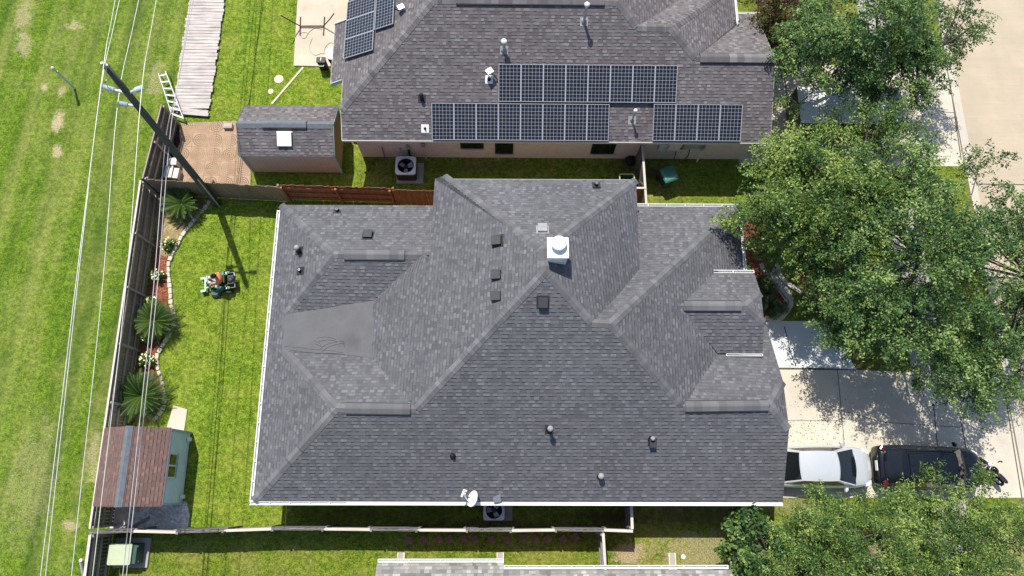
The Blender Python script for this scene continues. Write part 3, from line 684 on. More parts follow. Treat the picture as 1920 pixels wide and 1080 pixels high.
wallring(m, [(-6.86, 16.2), (-2, 16.2), (-2, 30), (-6.86, 30)], 2.3, 3.2)
m.build('wall', M['brick_cream'], nh)
board(roof2, (-7.2, 14.98, EV), (12.12, 14.98, EV), M['offwhite'], .04, .14, -.08)
board(roof2, (-7.22, 15.0, EV), wc, M['offwhite'], .03, .14, -.085); board(roof2, wc, (-7.22, 17.72, wc.z), M['offwhite'], .03, .14, -.085); board(ext, (-7.84, 17.7, wc.z-.36), (-7.24, 17.7, wc.z-.03), M['trim_blue'], .04, .2, -.1); board(ext, (-7.86, 17.72, wc.z-.36), (-7.86, 20.8, wc.z-.36), M['offwhite'], .03, .12, -.07)
board(ext, (-7.86, 20.82, wc.z-.36), (-7.22, 20.82, wc.z-.02), M['offwhite'], .05, .16, -.02)
board(roof2, (12.12, 15, EV), h4, M['offwhite'], .03, .12, -.075); board(roof2, h4, (12.1, 20.7, pz(pG2, 0, 20.7)), M['offwhite'], .03, .12, -.075)
gutter(roof2, gS0-Vector((.05, 0, 0)), gS, (0, 1, 0), wd=.1); gutter(roof2, gS, Vector((12.12, 20.9, pz(pG2, 0, 20.9))), (1, 0, 0), wd=.08, straps=False)
gutter(roof2, hp, Vector((10.95, 20.95, pz(pE2, 10.95, 0))), (1, 0, 0), wd=.1)
pWall2 = plane((0, 15.5, 0), (0, 1, 0))
for (x0, y0, x1, y1) in ((862, 262, 907, 277), (928, 262, 962, 287), (1113, 262, 1150, 287)):
    a = on(x0, y0, pWall2); b = on(x1, y1, pWall2); xc = (a.x+b.x)/2; wd = b.x-a.x; z0 = b.z; z1 = 2.2
    m = MB(); m.box((xc, 15.49, (z0+z1)/2), (wd, .08, z1-z0)); o = m.build('window', M['dark'], nh)
    m = MB(); m.box((xc, 15.44, (z0+z1)/2), (wd-.1, .03, z1-z0-.1)); m.build('pane', M['glass'], o)
    m = MB()
    for k in range(int(wd/.11)+1): m.box((xc-wd/2+.055+k*.11, 15.45, z0-.07), (.095, .12, .1))
    m.build('sill', M['brick_cream'], o)
# service equipment on the south wall
def wallbox(px0, py0, px1, py1, mat, dep=.16, name='meter_box', off=0):
    a = on(px0, py0, plane((0, 15.5-dep, 0), (0, 1, 0))); b = on(px1, py1, plane((0, 15.5-dep, 0), (0, 1, 0)))
    m = MB(); m.box(((a.x+b.x)/2, 15.5-dep/2-.002, (a.z+b.z)/2), (abs(b.x-a.x), dep, abs(a.z-b.z))); return m.build(name, mat, nh, bevel=.015)
wallbox(1237, 273, 1249, 283, M['offwhite'], .12); bx = wallbox(1257, 270, 1273, 283, M['offwhite'], .22); wallbox(1284, 272, 1294, 280, M['galv'], .14); wallbox(1299, 271, 1311, 280, M['galv'], .16)
wallbox(1313, 270, 1324, 275, M['galv'], .14)
m = MB(); q = on(1317, 277, plane((0, 15.3, 0), (0, 1, 0))); m.lathe([(.13, -.05), (.14, .0), (.12, .06), (.02, .09)], q, 16); m.build('electric_meter', M['lead'], nh)
def wallpipe(pts, r, mat, name='conduit', y=15.42):
    m = MB(); m.tube([on(*p, plane((0, y, 0), (0, 1, 0))) for p in pts], r, 8); return m.build(name, mat, nh)
wallpipe([(1317, 281), (1306, 303)], .045, M['offwhite'], 'riser_pipe', 15.25); wallpipe([(1268, 284), (1266, 290), (1264, 298)], .018, M['dark']); wallpipe([(1293, 281), (1291, 291), (1287, 296), (1284, 302)], .022, M['dark'])
wallpipe([(1250, 278), (1258, 278)], .03, M['dark']); wallpipe([(1273, 279), (1285, 279)], .03, M['dark']); wallpipe([(1294, 277), (1300, 277)], .03, M['dark'])
wallpipe([(796, 277), (799, 300)], .03, M['offwhite'], 'drain_pipe'); wallbox(789, 271, 797, 277, M['lead'], .12, 'disconnect_box'); wallbox(762, 275, 769, 281, M['lead'], .12, 'disconnect_box')
wallpipe([(766, 280), (768, 289), (772, 294)], .05, M['black'], 'refrigerant_line'); wallpipe([(716, 276), (722, 296)], .02, M['dark']); wallpipe([(749, 280), (752, 280)], .05, M['lead'])
m = MB(); m.tube([(-.2, 15.35, .35), (-.2, 15.2, .35)], .03, 8); m.build('hose_tap', M['galv'], nh)
# pipes and vents on its roof
def stack(px, py, h, r, capr, capm, parent=roof2, pl=pS2): return pipe(parent, px, py, pl, h, r, capr, capm, M['lead'], M['galv'], M['lead'])
stack(1095, 41, 1.15, .06, .12, M['white']); stack(945, 94, .62, .07, .13, M['white']); stack(1185, 226, .85, .045, .09, M['white']); pipe(roof2, 791, 185, pS2, .28, .05, .09, M['black']); pipe(roof2, 797, 241, pS2, .16, .03, 0, M['white'], flash=M['white'])
pipe(roof2, 917, 149, pS2, .2, .04, 0, M['lead'], flash=M['white'])
q = on(918, 135, pS2); nn = Vector((0, -.447, .894))
m = MB(); m.box(q+nn*.35, (.32, .28, .07), RAD(35)); jb = m.build('junction_box', M['galv'], roof2, bevel=.01); m = MB(); m.tube([q+nn*.32, on(932, 148, pS2)+nn*.08], .025, 8); m.build('conduit', M['dark'], jb)
q = on(753, 20, pW2); m = MB(); m.box(q+Vector((0, 0, .25)), (.3, .26, .07), RAD(30)); jb = m.build('junction_box', M['galv'], roof2, bevel=.01); m = MB(); m.tube([q+Vector((0, 0, .22)), on(738, 15, pW2)+Vector((0, 0, .08))], .025, 8); m.build('conduit', M['dark'], jb)
# solar panels: every one a thing
PW_, PH_ = .985, 1.60
def panel_proto():
    t = thing('solar_panel', '', 'solar panel', (0, 0, 0), group='solar panels on the neighbouring roof', local=True)
    m = MB(); m.poly([(-PW_/2+.02, -PH_/2+.02, .022), (PW_/2-.02, -PH_/2+.02, .022), (PW_/2-.02, PH_/2-.02, .022), (-PW_/2+.02, PH_/2-.02, .022)], [(0, 0), (1, 0), (1, 1), (0, 1)])
    m.box((0, 0, .005), (PW_-.03, PH_-.03, .02)); m.uv[-6:] = [[(.5, .5)]*4]*6
    m.build('cells', M['cells'], t)
    m = MB()
    for sgn in (-1, 1):
        m.box((sgn*(PW_/2-.012), 0, .008), (.024, PH_, .045)); m.box((0, sgn*(PH_/2-.012), .008), (PW_-.05, .024, .0445))
    m.build('frame', M['frame'], t); return t
PROTO = panel_proto(); used = [False]
def put_panel(c, pl, label, rot=0):
    n = Vector(pl[1]).normalized(); u = Vector((0, 0, 1)).cross(n).normalized(); v = n.cross(u)
    if rot: u, v = v, -u
    o = PROTO if not used[0] else copy_tree(PROTO); used[0] = True
    mm = Matrix((u, v, n)).transposed().to_4x4(); o.rotation_euler = mm.to_euler(); o.location = c+n*.13; o['label'] = label
    return o
ORD = ['leftmost', 'second from the left', 'third from the left', 'fourth from the left', 'fifth from the left', 'sixth from the left', 'seventh from the left', 'rightmost']
nS2 = Vector((0, -PT, 1)).normalized(); vS2 = nS2.cross(Vector((0, 0, 1)).cross(nS2).normalized())
for row, (x0, x1, n_, ptop, pbot, lab) in enumerate((((935, 120), (1271, 121), 8, 120, 191, 'upper row of eight panels'), ((809, 193), (1143, 194), 8, 193, 262, 'long lower row beside the eave'), ((1226, 195), (1393, 196), 4, 195, 265, 'short row of four at the right'))):
    up_ = plane(Vector(pS2[0])+nS2*.14, pS2[1])
    a = on(*x0, up_)-nS2*.14; b = on(*x1, up_)-nS2*.14
    for k in range(n_):
        c = Vector((a.x+(b.x-a.x)*(k+.5)/n_, a.y, a.z)) - vS2*(PH_/2)
        nm = ORD[k] if k < n_-1 else 'rightmost'
        put_panel(c, pS2, 'dark solar panel, %s in the %s' % (nm, lab))
nW2 = Vector(pW2[1]).normalized(); up_ = plane(Vector(pW2[0])+nW2*.14, pW2[1])
a = on(643.5, 111, up_)-nW2*.14; b = on(700, 96, up_)-nW2*.14; vW = (b-a); vW = Vector((vW.x, 0, vW.z)).normalized()
for k, nm in enumerate(('lowest', 'middle', 'topmost')):
    put_panel(Vector((a.x, a.y+.5+k*1.0, a.z))+vW*.82, pW2, 'bluish solar panel on the left slope, %s of the eave column' % nm, 0)
for k, nm in enumerate(('lower', 'upper')):
    put_panel(Vector((a.x, a.y+1.02+.8+k*1.62, a.z))+vW*(1.66+.5), pW2, 'bluish solar panel turned lengthwise on the left slope, %s one beside the hip' % nm, 1)

# ================================================================== HOUSE AT THE BOTTOM EDGE
bh = thing('house', 'light grey weathered shingle roof of the house at the bottom edge', 'house', (2, -8, 0))
bz = EV; y1, y2 = -2.84, -3.06
rf = roofpart(bh, [[(-4.75, y1, bz), (.1, y1, bz), (.1, -8, bz+2.58), (-4.75, -8, bz+2.58)], [(-.75, y2-.02, bz+.02), (8.85, y2-.02, bz+.02), (8.85, -8.1, bz+2.55), (-.75, -8.1, bz+2.55)],
    [(-4.75, -8, bz+2.58), (8.85, -8.1, bz+2.55), (8.85, -14, bz), (-4.75, -14, bz)]], M['roof_low'])
m = MB(); wallring(m, [(-4.4, -3.3), (8.5, -3.4), (8.5, -13.6), (-4.4, -13.6)], 0, 2.7); m.poly([(8.5, -3.4, 2.7), (8.5, -13.6, 2.7), (8.5, -8.1, 5.1)], [(0, 0), (10, 0), (5, 2.4)]); m.poly([(-4.4, -3.3, 2.7), (-4.4, -13.6, 2.7), (-4.4, -8.1, 5.1)], [(0, 0), (10, 0), (5, 2.4)]); m.build('wall', M['brick_tan'], bh)
gutter(rf, (-4.72, y1+.02, bz), (.1, y1+.02, bz), (0, 1, 0), step=1.2); gutter(rf, (-.74, y2, bz+.02), (8.75, y2, bz+.02), (0, 1, 0), step=.8)
caps(rf, (-.7, y2-.05, bz+.03), (.1, y2-.9, bz+.45), (0, 0, 1), (0, .5, 1), M['rolled'], .15, name='valley_flashing')

# ================================================================== SHEDS
def shed(name, label, x0, x1, y0, y1, we, oh, axis, rise, rm, wm, em, tm, ridge_m):
    t = thing(name, label, 'shed', ((x0+x1)/2, (y0+y1)/2, 0))
    for k, (a, b) in enumerate((((x0, y0), (x1, y0)), ((x1, y1), (x0, y1)), ((x1, y0), (x1, y1)), ((x0, y1), (x0, y0)))):
        L = math.dist(a, b); m = MB(); m.poly([(a[0], a[1], .08), (b[0], b[1], .08), (b[0], b[1], we), (a[0], a[1], we)], [(0, 0), (L, 0), (L, we), (0, we)])
        side = (k < 2) == (axis == 'x'); m.build('side_wall' if side else 'end_wall', wm if side else em, t)
    m = MB(); r = MB(); xm, ym = (x0+x1)/2, (y0+y1)/2
    if axis == 'x':
        for x in (x0, x1): m.poly([(x, y0, we), (x, y1, we), (x, ym, we+rise*.92)], [(0, 0), (2, 0), (1, 1)])
        s = rise/(ym-(y0-oh)); zr = we+rise
        e0 = zr-s*(ym-y0+oh)
        r.rpoly([(x0-oh, y0-oh, e0), (x1+oh, y0-oh, e0), (x1+oh, ym, zr), (x0-oh, ym, zr)]); r.rpoly([(x0-oh, y1+oh, e0), (x1+oh, y1+oh, e0), (x1+oh, ym, zr), (x0-oh, ym, zr)])
    else:
        for y in (y0, y1): m.poly([(x0, y, we), (x1, y, we), (xm, y, we+rise*.92)], [(0, 0), (2, 0), (1, 1)])
        s = rise/(xm-(x0-oh)); zr = we+rise; e0 = zr-s*(xm-x0+oh)
        r.rpoly([(x0-oh, y0-oh, e0), (x0-oh, y1+oh, e0), (xm, y1+oh, zr), (xm, y0-oh, zr)]); r.rpoly([(x1+oh, y0-oh, e0), (x1+oh, y1+oh, e0), (xm, y1+oh, zr), (xm, y0-oh, zr)])
    m.build('gable', em if axis == 'x' else wm, t); ro = r.build('roof', rm, t)
    md = ro.modifiers.new('thick', 'SOLIDIFY'); md.thickness = .04; md.offset = -1
    return t, ro, zr, e0
def siding(name, c, step, ax):
    N = NB(name, .8); p = N.pos(); q = N.sep(p)[ax]; f = N.math('FRACT', N.math('DIVIDE', q, step)); g = N.math('LESS_THAN', f, .1)
    a = N.ramp(N.noise(p, 2, 4), [(.3, tuple(x*.88 for x in c)), (.7, c)]); N.col(N.mix(N.math('MULTIPLY', g, .3), a, tuple(x*.5 for x in c))); N.bump(g, -.6, .02); return N.m
M['sd_tan'] = siding('grooved_tan_siding', (.56, .47, .40), .2, 0); M['sd_gold'] = siding('grooved_ochre_siding', (.44, .31, .14), .2, 1); M['sd_blue'] = siding('lapped_blue_siding', (.66, .80, .94), .16, 2)
us, ur, zr, e0 = shed('garden_shed', 'tan garden shed with grey shingle roof and white square vent beside the paved square', -12.0, -7.78, 14.62, 17.05, 2.0, .08, 'x', .62, M['roof_up'], M['sd_tan'], M['sd_gold'], M['trim_blue'], M['ridge_grey'])
caps(ur, (-12.08, 15.83, zr), (-7.7, 15.83, zr), nS, nN, M['ridge_grey'], .19); ridge_vent(ur, (-10.9, 15.83, zr+.015), (-8.9, 15.83, zr+.015), M['ridge_grey'], .18)
m = MB()
for x, y in ((-7.78, 14.62), (-12.0, 14.62), (-7.78, 17.05)): m.box((x, y, 1.03), (.1, .1, 1.94))
m.beam((-7.70, 14.6, 1.93), (-7.70, 15.83, zr-.07), .03, .12); m.beam((-7.70, 17.07, 1.93), (-7.70, 15.83, zr-.07), .03, .12); m.build('trim', M['trim_blue'], us)
q = on(534, 262, plane((0, 15.83, zr), (0, -.45, 1))); sl2 = Matrix.Rotation(math.atan(.45), 3, 'X')
m = MB(); m.box(q+Vector((0, 0, .07)), (.66, .66, .1), M=sl2); rv = m.build('roof_hatch', M['white'], ur, bevel=.02); m = MB(); m.box(q+Vector((0, .31, .15)), (.72, .06, .03), M=sl2); m.build('hinge_flange', M['white'], rv)
ls, lr, zr2, e2 = shed('garden_shed', 'pale blue garden shed with red brown shingle roof by the back fence', -16.2, -13.56, -.72, 2.27, 2.05, .05, 'y', .75, M['roof_brown'], M['sd_blue'], M['sd_blue'], M['white'], M['ridge_grey'])
m = MB(); xm = -14.88
m.rpoly([(xm-.17, -.78, zr2-.07), (xm+.0, -.78, zr2+.03), (xm+.0, 2.33, zr2+.03), (xm-.17, 2.33, zr2-.07)]); m.rpoly([(xm+.0, -.78, zr2+.03), (xm+.15, -.78, zr2-.06), (xm+.15, 2.33, zr2-.06), (xm+.0, 2.33, zr2+.03)])
m.build('ridge_band', M['ridge_grey'], lr)
m = MB(); m.box((-13.53, .82, 1.62), (.07, 1.0, .72)); wn = m.build('window', M['white'], ls)
m = MB(); m.box((-13.49, 1.06, 1.62), (.02, .40, .58)); m.box((-13.49, .58, 1.62), (.02, .40, .58)); m.build('pane', M['glass'], wn)
m = MB(); m.box((-13.51, .82, 1.2), (.1, 1.0, .05)); m.build('sill', M['trim_blue'], ls)
m = MB(); m.box((-13.53, 2.25, 1.03), (.06, .08, 1.94)); m.box((-13.53, -.70, 1.03), (.06, .08, 1.94)); m.box((-13.53, .78, 2.0), (.05, 2.98, .08)); m.build('trim', M['trim_blue'], ls)
for y in (1.95, -.42):
    m = MB(); m.box((-13.46, y, .35), (.12, .16, .22)); m.build('wall_vent', M['white'], ls, bevel=.01)

# ================================================================== FENCES
def fence(name, label, a, b, h=1.8, pick=M['f_grey'], rail=M['f_mid'], side=1, top=None, npost=2.44, rails=(.35, .95, 1.55), post=True, capw=.09, jag=.03, lean=0, both=False, z0=.03, pickoff=.05):
    a = Vector((a[0], a[1], 0)); b = Vector((b[0], b[1], 0)); d = (b-a).normalized(); q = Vector((-d.y, d.x, 0)); L = (b-a).length
    t = thing(name, label, 'fence', a); m = MB(); rr_ = random.Random(int(L*77+a.x*13))
    for sgn in ((side, -side) if both else (side,)):
        k = 0 if sgn == side else 1
        while k*.142 < L-.07:
            c = a+d*(k*.142+.071)+q*sgn*pickoff; hh = h+rr_.uniform(-jag, jag)
            m.box(c+Vector((0, 0, (z0+hh)/2))+q*rr_.uniform(-.006, .006), (.134, .018, hh-z0), math.atan2(d.y, d.x)); k += 1
    m.build('pickets', pick, t)
    for rz in rails:
        m = MB(); m.beam(a+Vector((0, 0, rz))-q*side*.0, b+Vector((0, 0, rz)), .06 if not both else .05, .085); m.build('rail', rail, t)
    if post:
        n = max(1, round(L/npost))
        for k in range(n+1):
            m = MB(); c = a+d*min(L-.05, max(.05, L*k/n))-q*side*.06; m.box(c+Vector((0, 0, (h-.05)/2)), (.09, .09, h-.05), math.atan2(d.y, d.x)); m.build('post', rail, t)
    if top:
        m = MB(); m.beam(a+Vector((0, 0, h+.02)), b+Vector((0, 0, h+.02)), capw, .035); m.build('top_rail', top, t)
    return t
M['f_white'] = wood('white_top_rail', (.62, .58, .53), 1, .1)
fence('wooden_fence', 'dark weathered back fence section beside the ladder and paved square', (-15.95, 17.2), (-16.32, 13.45), 1.85, M['f_dark'], M['f_raily'], -1, M['f_raily'], capw=.05, rails=(.35, .95, 1.5))
fence('wooden_fence', 'long weathered back fence with a pale top rail behind the mulch bed', (-16.40, 13.35), (-16.33, -1.62), 1.85, M['f_grey'], M['f_raily'], -1, M['f_white'], capw=.07, pickoff=.06)
fence('wooden_fence', 'dark slatted fence with a pale top rail behind the green transformer box', (-16.28, -1.85), (-16.05, -14), 1.85, M['f_dark'], M['f_raily'], -1, M['f_white'], capw=.1)
fence('wooden_fence', 'grey weathered fence panels between the palm and the paved square', (-16.25, 13.5), (-10.2, 13.18), 1.78, M['f_grey'], M['f_mid'], -1, None, jag=.05)
ft = fence('wooden_fence', 'reddish fence section with exposed rails under the tan shed', (-10.15, 13.18), (-5.1, 13.05), 1.76, M['f_red'], M['f_red'], 1, None, rails=(.4, 1.0, 1.55), jag=.05)
fence('wooden_fence', 'red brown picket panel meeting the roof corner of the main house', (-5.05, 13.05), (-2.6, 13.0), 1.82, M['f_red'], M['f_red'], -1, None, jag=.05)
# good-neighbour fence along the bottom: panels alternate
xs = [(168, 250), (250, 329), (329, 420), (420, 508), (508, 607), (607, 693), (693, 783), (783, 873), (873, 960), (960, 1040), (1040, 1133)]
lab = ['at the back fence corner', 'under the gravel bed', 'below the grass strip of the blue shed', 'below the corner of the main house', 'third dark panel from the left', 'left of the stepping stones', 'above the first stepping stones', 'below the satellite dish', 'below the air conditioner', 'right of the air conditioner', 'left of the fence junction']
ys = [998, 995, 997, 994, 991, 991, 992, 993, 993.5, 994, 993]
for i, (x0, x1) in enumerate(xs):
    a = at(x0, ys[i], 1.8); b = at(x1, ys[i+1] if i+1 < len(ys) else 994, 1.8); dark = i in (0, 2, 4, 6, 8, 10)
    if dark: fence('wooden_fence', 'grey picket fence panel, ' + lab[i], (a.x, a.y), (b.x, b.y), 1.84, M['f_mid'], M['f_mid'], 1, None, both=True, rails=(.4, 1.0, 1.74), jag=.02, pickoff=.05)
    else: fence('wooden_fence', 'pale topped fence panel, ' + lab[i], (a.x, a.y-.02), (b.x, b.y-.02), 1.74, M['f_mid'], M['f_mid'], -1, M['f_pale'], capw=.105, jag=.02)
a = at(1133, 994, 1.8); b = at(1187, 996, 1.8)
fence('wooden_fence', 'short brown fence panel at the corner under the white gutter', (a.x, a.y), (b.x, b.y), 1.74, M['f_red'], M['f_mid'], -1, M['f_pale'], capw=.11)
fence('fence_gate', 'narrow fence return between the white gutter and the lower fence', (b.x-.02, b.y+.08), (b.x-.02, -.2), 1.74, M['f_mid'], M['f_mid'], -1, M['f_pale'], capw=.11)
a = at(1131, 1000, 1.8)
fence('wooden_fence', 'fence stub with a pale top running under the bottom house eave', (a.x, a.y), (a.x+.05, -3.35), 1.76, M['f_dark'], M['f_mid'], 1, M['f_pale'], capw=.11)
a = at(1206, 283, 1.8); b = at(1212.5, 388, 1.8)
gt = fence('fence_gate', 'braced fence and gate between the cart and the green bin', (a.x-.02, 15.4), (b.x, b.y), 1.75, M['f_dark'], M['f_mid'], -1, M['f_pale'], capw=.1)
m = MB(); m.beam((a.x-.06, a.y-.7, 1.6), (a.x-.06, a.y-1.6, .3), .04, .08); m.beam((a.x-.06, a.y-.7, .3), (a.x-.06, a.y-1.6, 1.6), .03, .08); m.build('brace', M['f_mid'], gt)
a = at(1189, 352.5, 1.8); b = at(1211, 352.5, 1.8)
fence('wooden_fence', 'small red brown fence panel filling the gap beside the house wall', (a.x-.1, a.y), (b.x, b.y), 1.78, M['f_red'], M['f_red'], -1, M['f_pale'], capw=.09, rails=(.4, 1.4))

# ================================================================== POLE AND WIRES
pb = Vector((-13.60, 12.97, 0)); ptop = Vector((-13.72, 13.98, 10.0))
def pol(z): return pb+(ptop-pb)*(z/10)
up = thing('utility_pole', 'tall leaning wooden utility pole with pale insulators at the fence corner', 'utility pole', pb)
m = MB(); m.tube([pol(0), pol(3), pol(6), pol(8.5), pol(10)], [.165, .155, .14, .125, .115], 16); m.build('pole', M['pole'], up, smooth=True)
m = MB(); m.tube([pol(10)+Vector((0, 0, -.02)), pol(10)+Vector((0, 0, .12))], .05, 10); m.box(pol(9.95)+Vector((0, .0, .05)), (.06, .26, .05)); m.tube([pol(10)+Vector((-.03, 0, .1)), pol(10)+Vector((-.03, 0, .28))], [.07, .05], 10); m.build('top_pin', M['galv'], up)
def insul(tip, base, nm='insulator'):
    tip = Vector(tip); base = Vector(base); d = (tip-base); L = d.length
    m = MB(); m.tube([base, base+d*.55], [.06, .045], 10); arm = m.build('arm', M['ins'], up)
    m = MB(); pts = []; rs = []
    for k in range(9):
        pts += [base+d*(.5+.055*k), base+d*(.5+.055*k+.03)]; rs += [.075, .105]
    pts.append(tip); rs.append(.05); m.tube(pts, rs, 12); m.build(nm, M['ins'], arm)
def on_h(px, py, z): return at(px, py, z)
z1_, z2_ = 8.75, 7.95
tB = at(190, 162, z1_); tD = at(268, 164, z1_); tC = at(221, 193, z2_)
insul(tB, pol(8.55)); insul(tD, pol(8.55)); insul(tC, pol(7.75))
m = MB(); m.tube([pol(z)+Vector((.13, -.13, 0)) for z in (0, 2.6)], .035, 8); m.build('ground_guard', M['galv'], up)
m = MB(); m.tube([pol(8.6)+Vector((-.13, 0, 0)), tB+Vector((.1, -.03, -.3)), at(199, 150, 9.2)], .018, 6); m.build('jumper_wire', M['wire'], up)
def wire(name, label, pts, r, mat, group=None):
    P = [at(*p) for p in pts]
    P = [P[0]+(P[0]-P[1])*.0] + P[1:]
    d0 = (P[0]-P[1]).normalized(); d1 = (P[-1]-P[-2]).normalized()
    P = [P[0]+d0*14] + P + [P[-1]+d1*14]
    m = MB(); Q = smoothpts(P, 5); m.tube([tuple(q) for q in Q], r, 6); return tag(m.build(name, mat, smooth=True), label, 'power line', group)
wire('power_line', 'bare overhead wire fixed to the very top of the utility pole', [(216, 0, 10.0), (196, 112, 10.25), (150, 470, 10.0), (76, 1080, 9.8)], .0135, M['wire'])
wire('power_line', 'bare overhead wire on the left insulator of the utility pole', [(224, 0, 8.6), (190, 162, z1_+.1), (152, 475, 8.6), (85.5, 1080, 8.5)], .0135, M['wire'])
wire('power_line', 'bare overhead wire on the lower insulator, crossing behind the pole', [(260, 0, 7.8), (221, 193, z2_+.1), (192, 540, 7.8), (134, 1080, 7.7)], .0135, M['wire'])
wire('power_line', 'bare overhead wire on the right insulator of the utility pole', [(293, 0, 8.6), (266, 165, z1_+.1), (236, 540, 8.6), (173.5, 1080, 8.5)], .0135, M['wire'])
wire('telephone_cable', 'lower grey cable passing the pole on the left of the close pair', [(362, 0, 5), (331, 170, 5.05), (311, 262, 5.1), (288, 540, 5), (265, 762, 4.95), (230, 1080, 4.9)], .017, M['cable'])
wire('telephone_cable', 'lower grey cable on the right of the close pair above the palms', [(338, 130, 5.2), (318, 262, 5.2), (295, 540, 5.05), (271.5, 762, 5.0), (237, 1080, 4.95)], .017, M['cable'])

# ================================================================== YARD OBJECTS
# bleached boardwalk stack
t = thing('boardwalk', 'bleached wooden boardwalk of loose planks beside the ladder', 'boardwalk', at(370, 120)); m = MB()
py = 222; k = 0; rr_ = random.Random(3)
A0 = at(322, 214, .1); A1 = at(391, 221, .1); yy = A0.y; 
while yy < A0.y+16:
    fr = (yy-A0.y); xl = A0.x+fr*.012+rr_.uniform(-.05, .05); xr = A1.x+fr*.012+rr_.uniform(-.04, .04)
    tilt = rr_.uniform(-.012, .012) + (-.08 if k in (0, 1) else 0)
    if k == 0: xl += .55
    m.box(((xl+xr)/2, yy, .12+rr_.uniform(-.006, .006)+(.03 if k < 3 else 0)), (xr-xl, .165, .035), tilt); yy += .186; k += 1
m.build('planks', M['plank'], t); m = MB()
for xx in (A0.x+.25, A1.x-.2): m.box((xx, A0.y+8, .05), (.09, 16, .1))
m.build('bearer', M['f_mid'], t)
# ladder
t = thing('ladder', 'aluminium ladder lying across the grass and boardwalk end', 'ladder', at(320, 180)); 
a0, a1, b0, b1 = at(297.5, 138, .55), at(322, 214, .32), at(310.5, 134, .55), at(344, 222, .32)
for p, q in ((a0, a1), (b0, b1)):
    m = MB(); m.beam(p, q, .035, .075); m.build('side_rail', M['alu'], t)
for k in range(7):
    f = .06+k*.155; m = MB(); m.beam(a0+(a1-a0)*f, b0+(b1-b0)*f, .075, .03); m.build('rung', M['alu'], t)
m = MB(); m.box((a1.x+.05, a1.y, .17), (.06, .06, .33)); m.box((b1.x, b1.y, .17), (.06, .06, .33)); m.box((a0.x, a0.y, .27), (.05, .05, .52)); m.box((b0.x, b0.y, .27), (.05, .05, .52)); m.build('leg', M['alu'], t)
# blocks by the fence
for (px, py, sx, sy, h, rz, lb) in ((322.5, 303, .42, .34, .5, .05, 'pale weathered block with rough top, nearest the paved square end of the fence'), (316, 322, .36, .58, .45, -.05, 'tall grey block against the dark fence corner'), (330, 325, .22, .5, .38, -.1, 'narrow grey block beside the utility pole')):
    p = at(px, py, h); t = thing('storage_box', lb, 'storage box', (p.x, p.y, 0)); m = MB(); m.box((p.x, p.y, h/2), (sx, sy, h), rz); m.build('box_body', M['galv'], t, bevel=.02)
    m = MB(); m.box((p.x, p.y, h+.02), (sx+.03, sy+.03, .04), rz); m.build('lid', M['offwhite'], t, bevel=.015)
p = at(428, 237, .1); m = MB(); m.box(p, (.42, .26, .2), .03); m.box(p+Vector((0, 0, .105)), (.3, .16, .02), .03); tag(m.build('concrete_block', M['brick_tan'], bevel=.012, origin=(p.x, p.y, 0)), 'tan block on the corner of the paved square by the shed', 'block')
# marker posts
def marker(b, tpx, label, pale=False):
    b = at(*b); tp = at(*tpx); t = thing('marker_post', label, 'marker post', b)
    if not pale:
        m = MB(); m.lathe([(.055, 0), (.055, 1.35), (.06, 1.36), (.06, 1.42)], b, 12); m.build('post', M['ins'], t)
        m = MB(); m.lathe([(.045, 1.42), (.045, 1.72)], b, 12); m.build('sleeve', M['mpale'], t); m = MB(); m.lathe([(.075, 1.72), (.085, 1.78), (.07, 1.86), (.02, 1.89)], b, 14); m.build('cap', M['offwhite'], t, smooth=True)
        m = MB(); m.lathe([(.065, 1.44), (.065, 1.52)], b+Vector((.02, 0, 0)), 10); m.build('band', M['bin_rim'], t)
    else:
        m = MB(); m.tube([b, (b+tp)/2+Vector((.02, 0, 0)), tp], [.08, .085, .08], 10); m.build('post', M['offwhite'], t); m = MB(); m.tube([tp, tp+Vector((0, 0, .03))], .07, 10); m.build('cap', M['f_pale'], t)
marker((140, 166), (103, 123, 1.8), 'pale blue marker post with a cream cap standing in the open field')
marker((159, 1090), (152, 1050, 1.1), 'short cream post leaning in the grass beside the back fence', True)
# gravel corner timber
p = at(236, 975); m = MB(); m.beam((p.x-.4, p.y-.55, .25), (p.x+.35, p.y-.15, .6), .05, .12); m.beam((p.x+.2, p.y-.35, .06), (p.x+1.0, p.y+.1, .06), .12, .05); tag(m.build('timber', M['f_mid'], origin=(p.x, p.y, 0)), 'loose grey timbers leaning on the fence at the gravel bed', 'timber')
p = at(228, 962); m = MB(); m.rpoly([(p.x-.1, p.y+.5, .03), (p.x+.12, p.y+.5, .03), (p.x+.25, p.y-.35, .03), (p.x-.3, p.y-.4, .03)]); m.box((p.x, p.y, .012), (.2, .3, .02)); tag(m.build('stone_slab', M['stone'], origin=(p.x, p.y, 0)), 'pale wedge of stone slab lying in the grey gravel', 'slab')
# green transformer
a = at(205, 1019, .85); b = at(243, 1060, .85); c = Vector(((a.x+b.x)/2, (a.y+b.y)/2, 0)); wd = b.x-a.x; hd = a.y-b.y
t = thing('transformer', 'green pad mounted transformer with pale lid behind the dark fence', 'transformer', c)
m = MB(); m.box((c.x+.12, c.y, .05), (wd+.5, hd+.35, .1)); m.build('pad', M['conc_old'], t, bevel=.02)
m = MB(); m.box((c.x+.10, c.y, .42), (wd+.12, hd-.06, .66)); m.build('cabinet', M['tx_dark'], t, bevel=.03)
m = MB(); m.prism([(c.x+x, c.y+y) for x, y in rrect(wd, hd, .07)], .76, .85); m.build('lid', M['tx_green'], t, bevel=.02)
m = MB(); m.box((c.x+wd/2+.17, c.y+.3, .7), (.03, .06, .05)); m.box((c.x+wd/2+.17, c.y-.3, .55), (.03, .06, .08)); m.build('latch', M['chrome'], t)
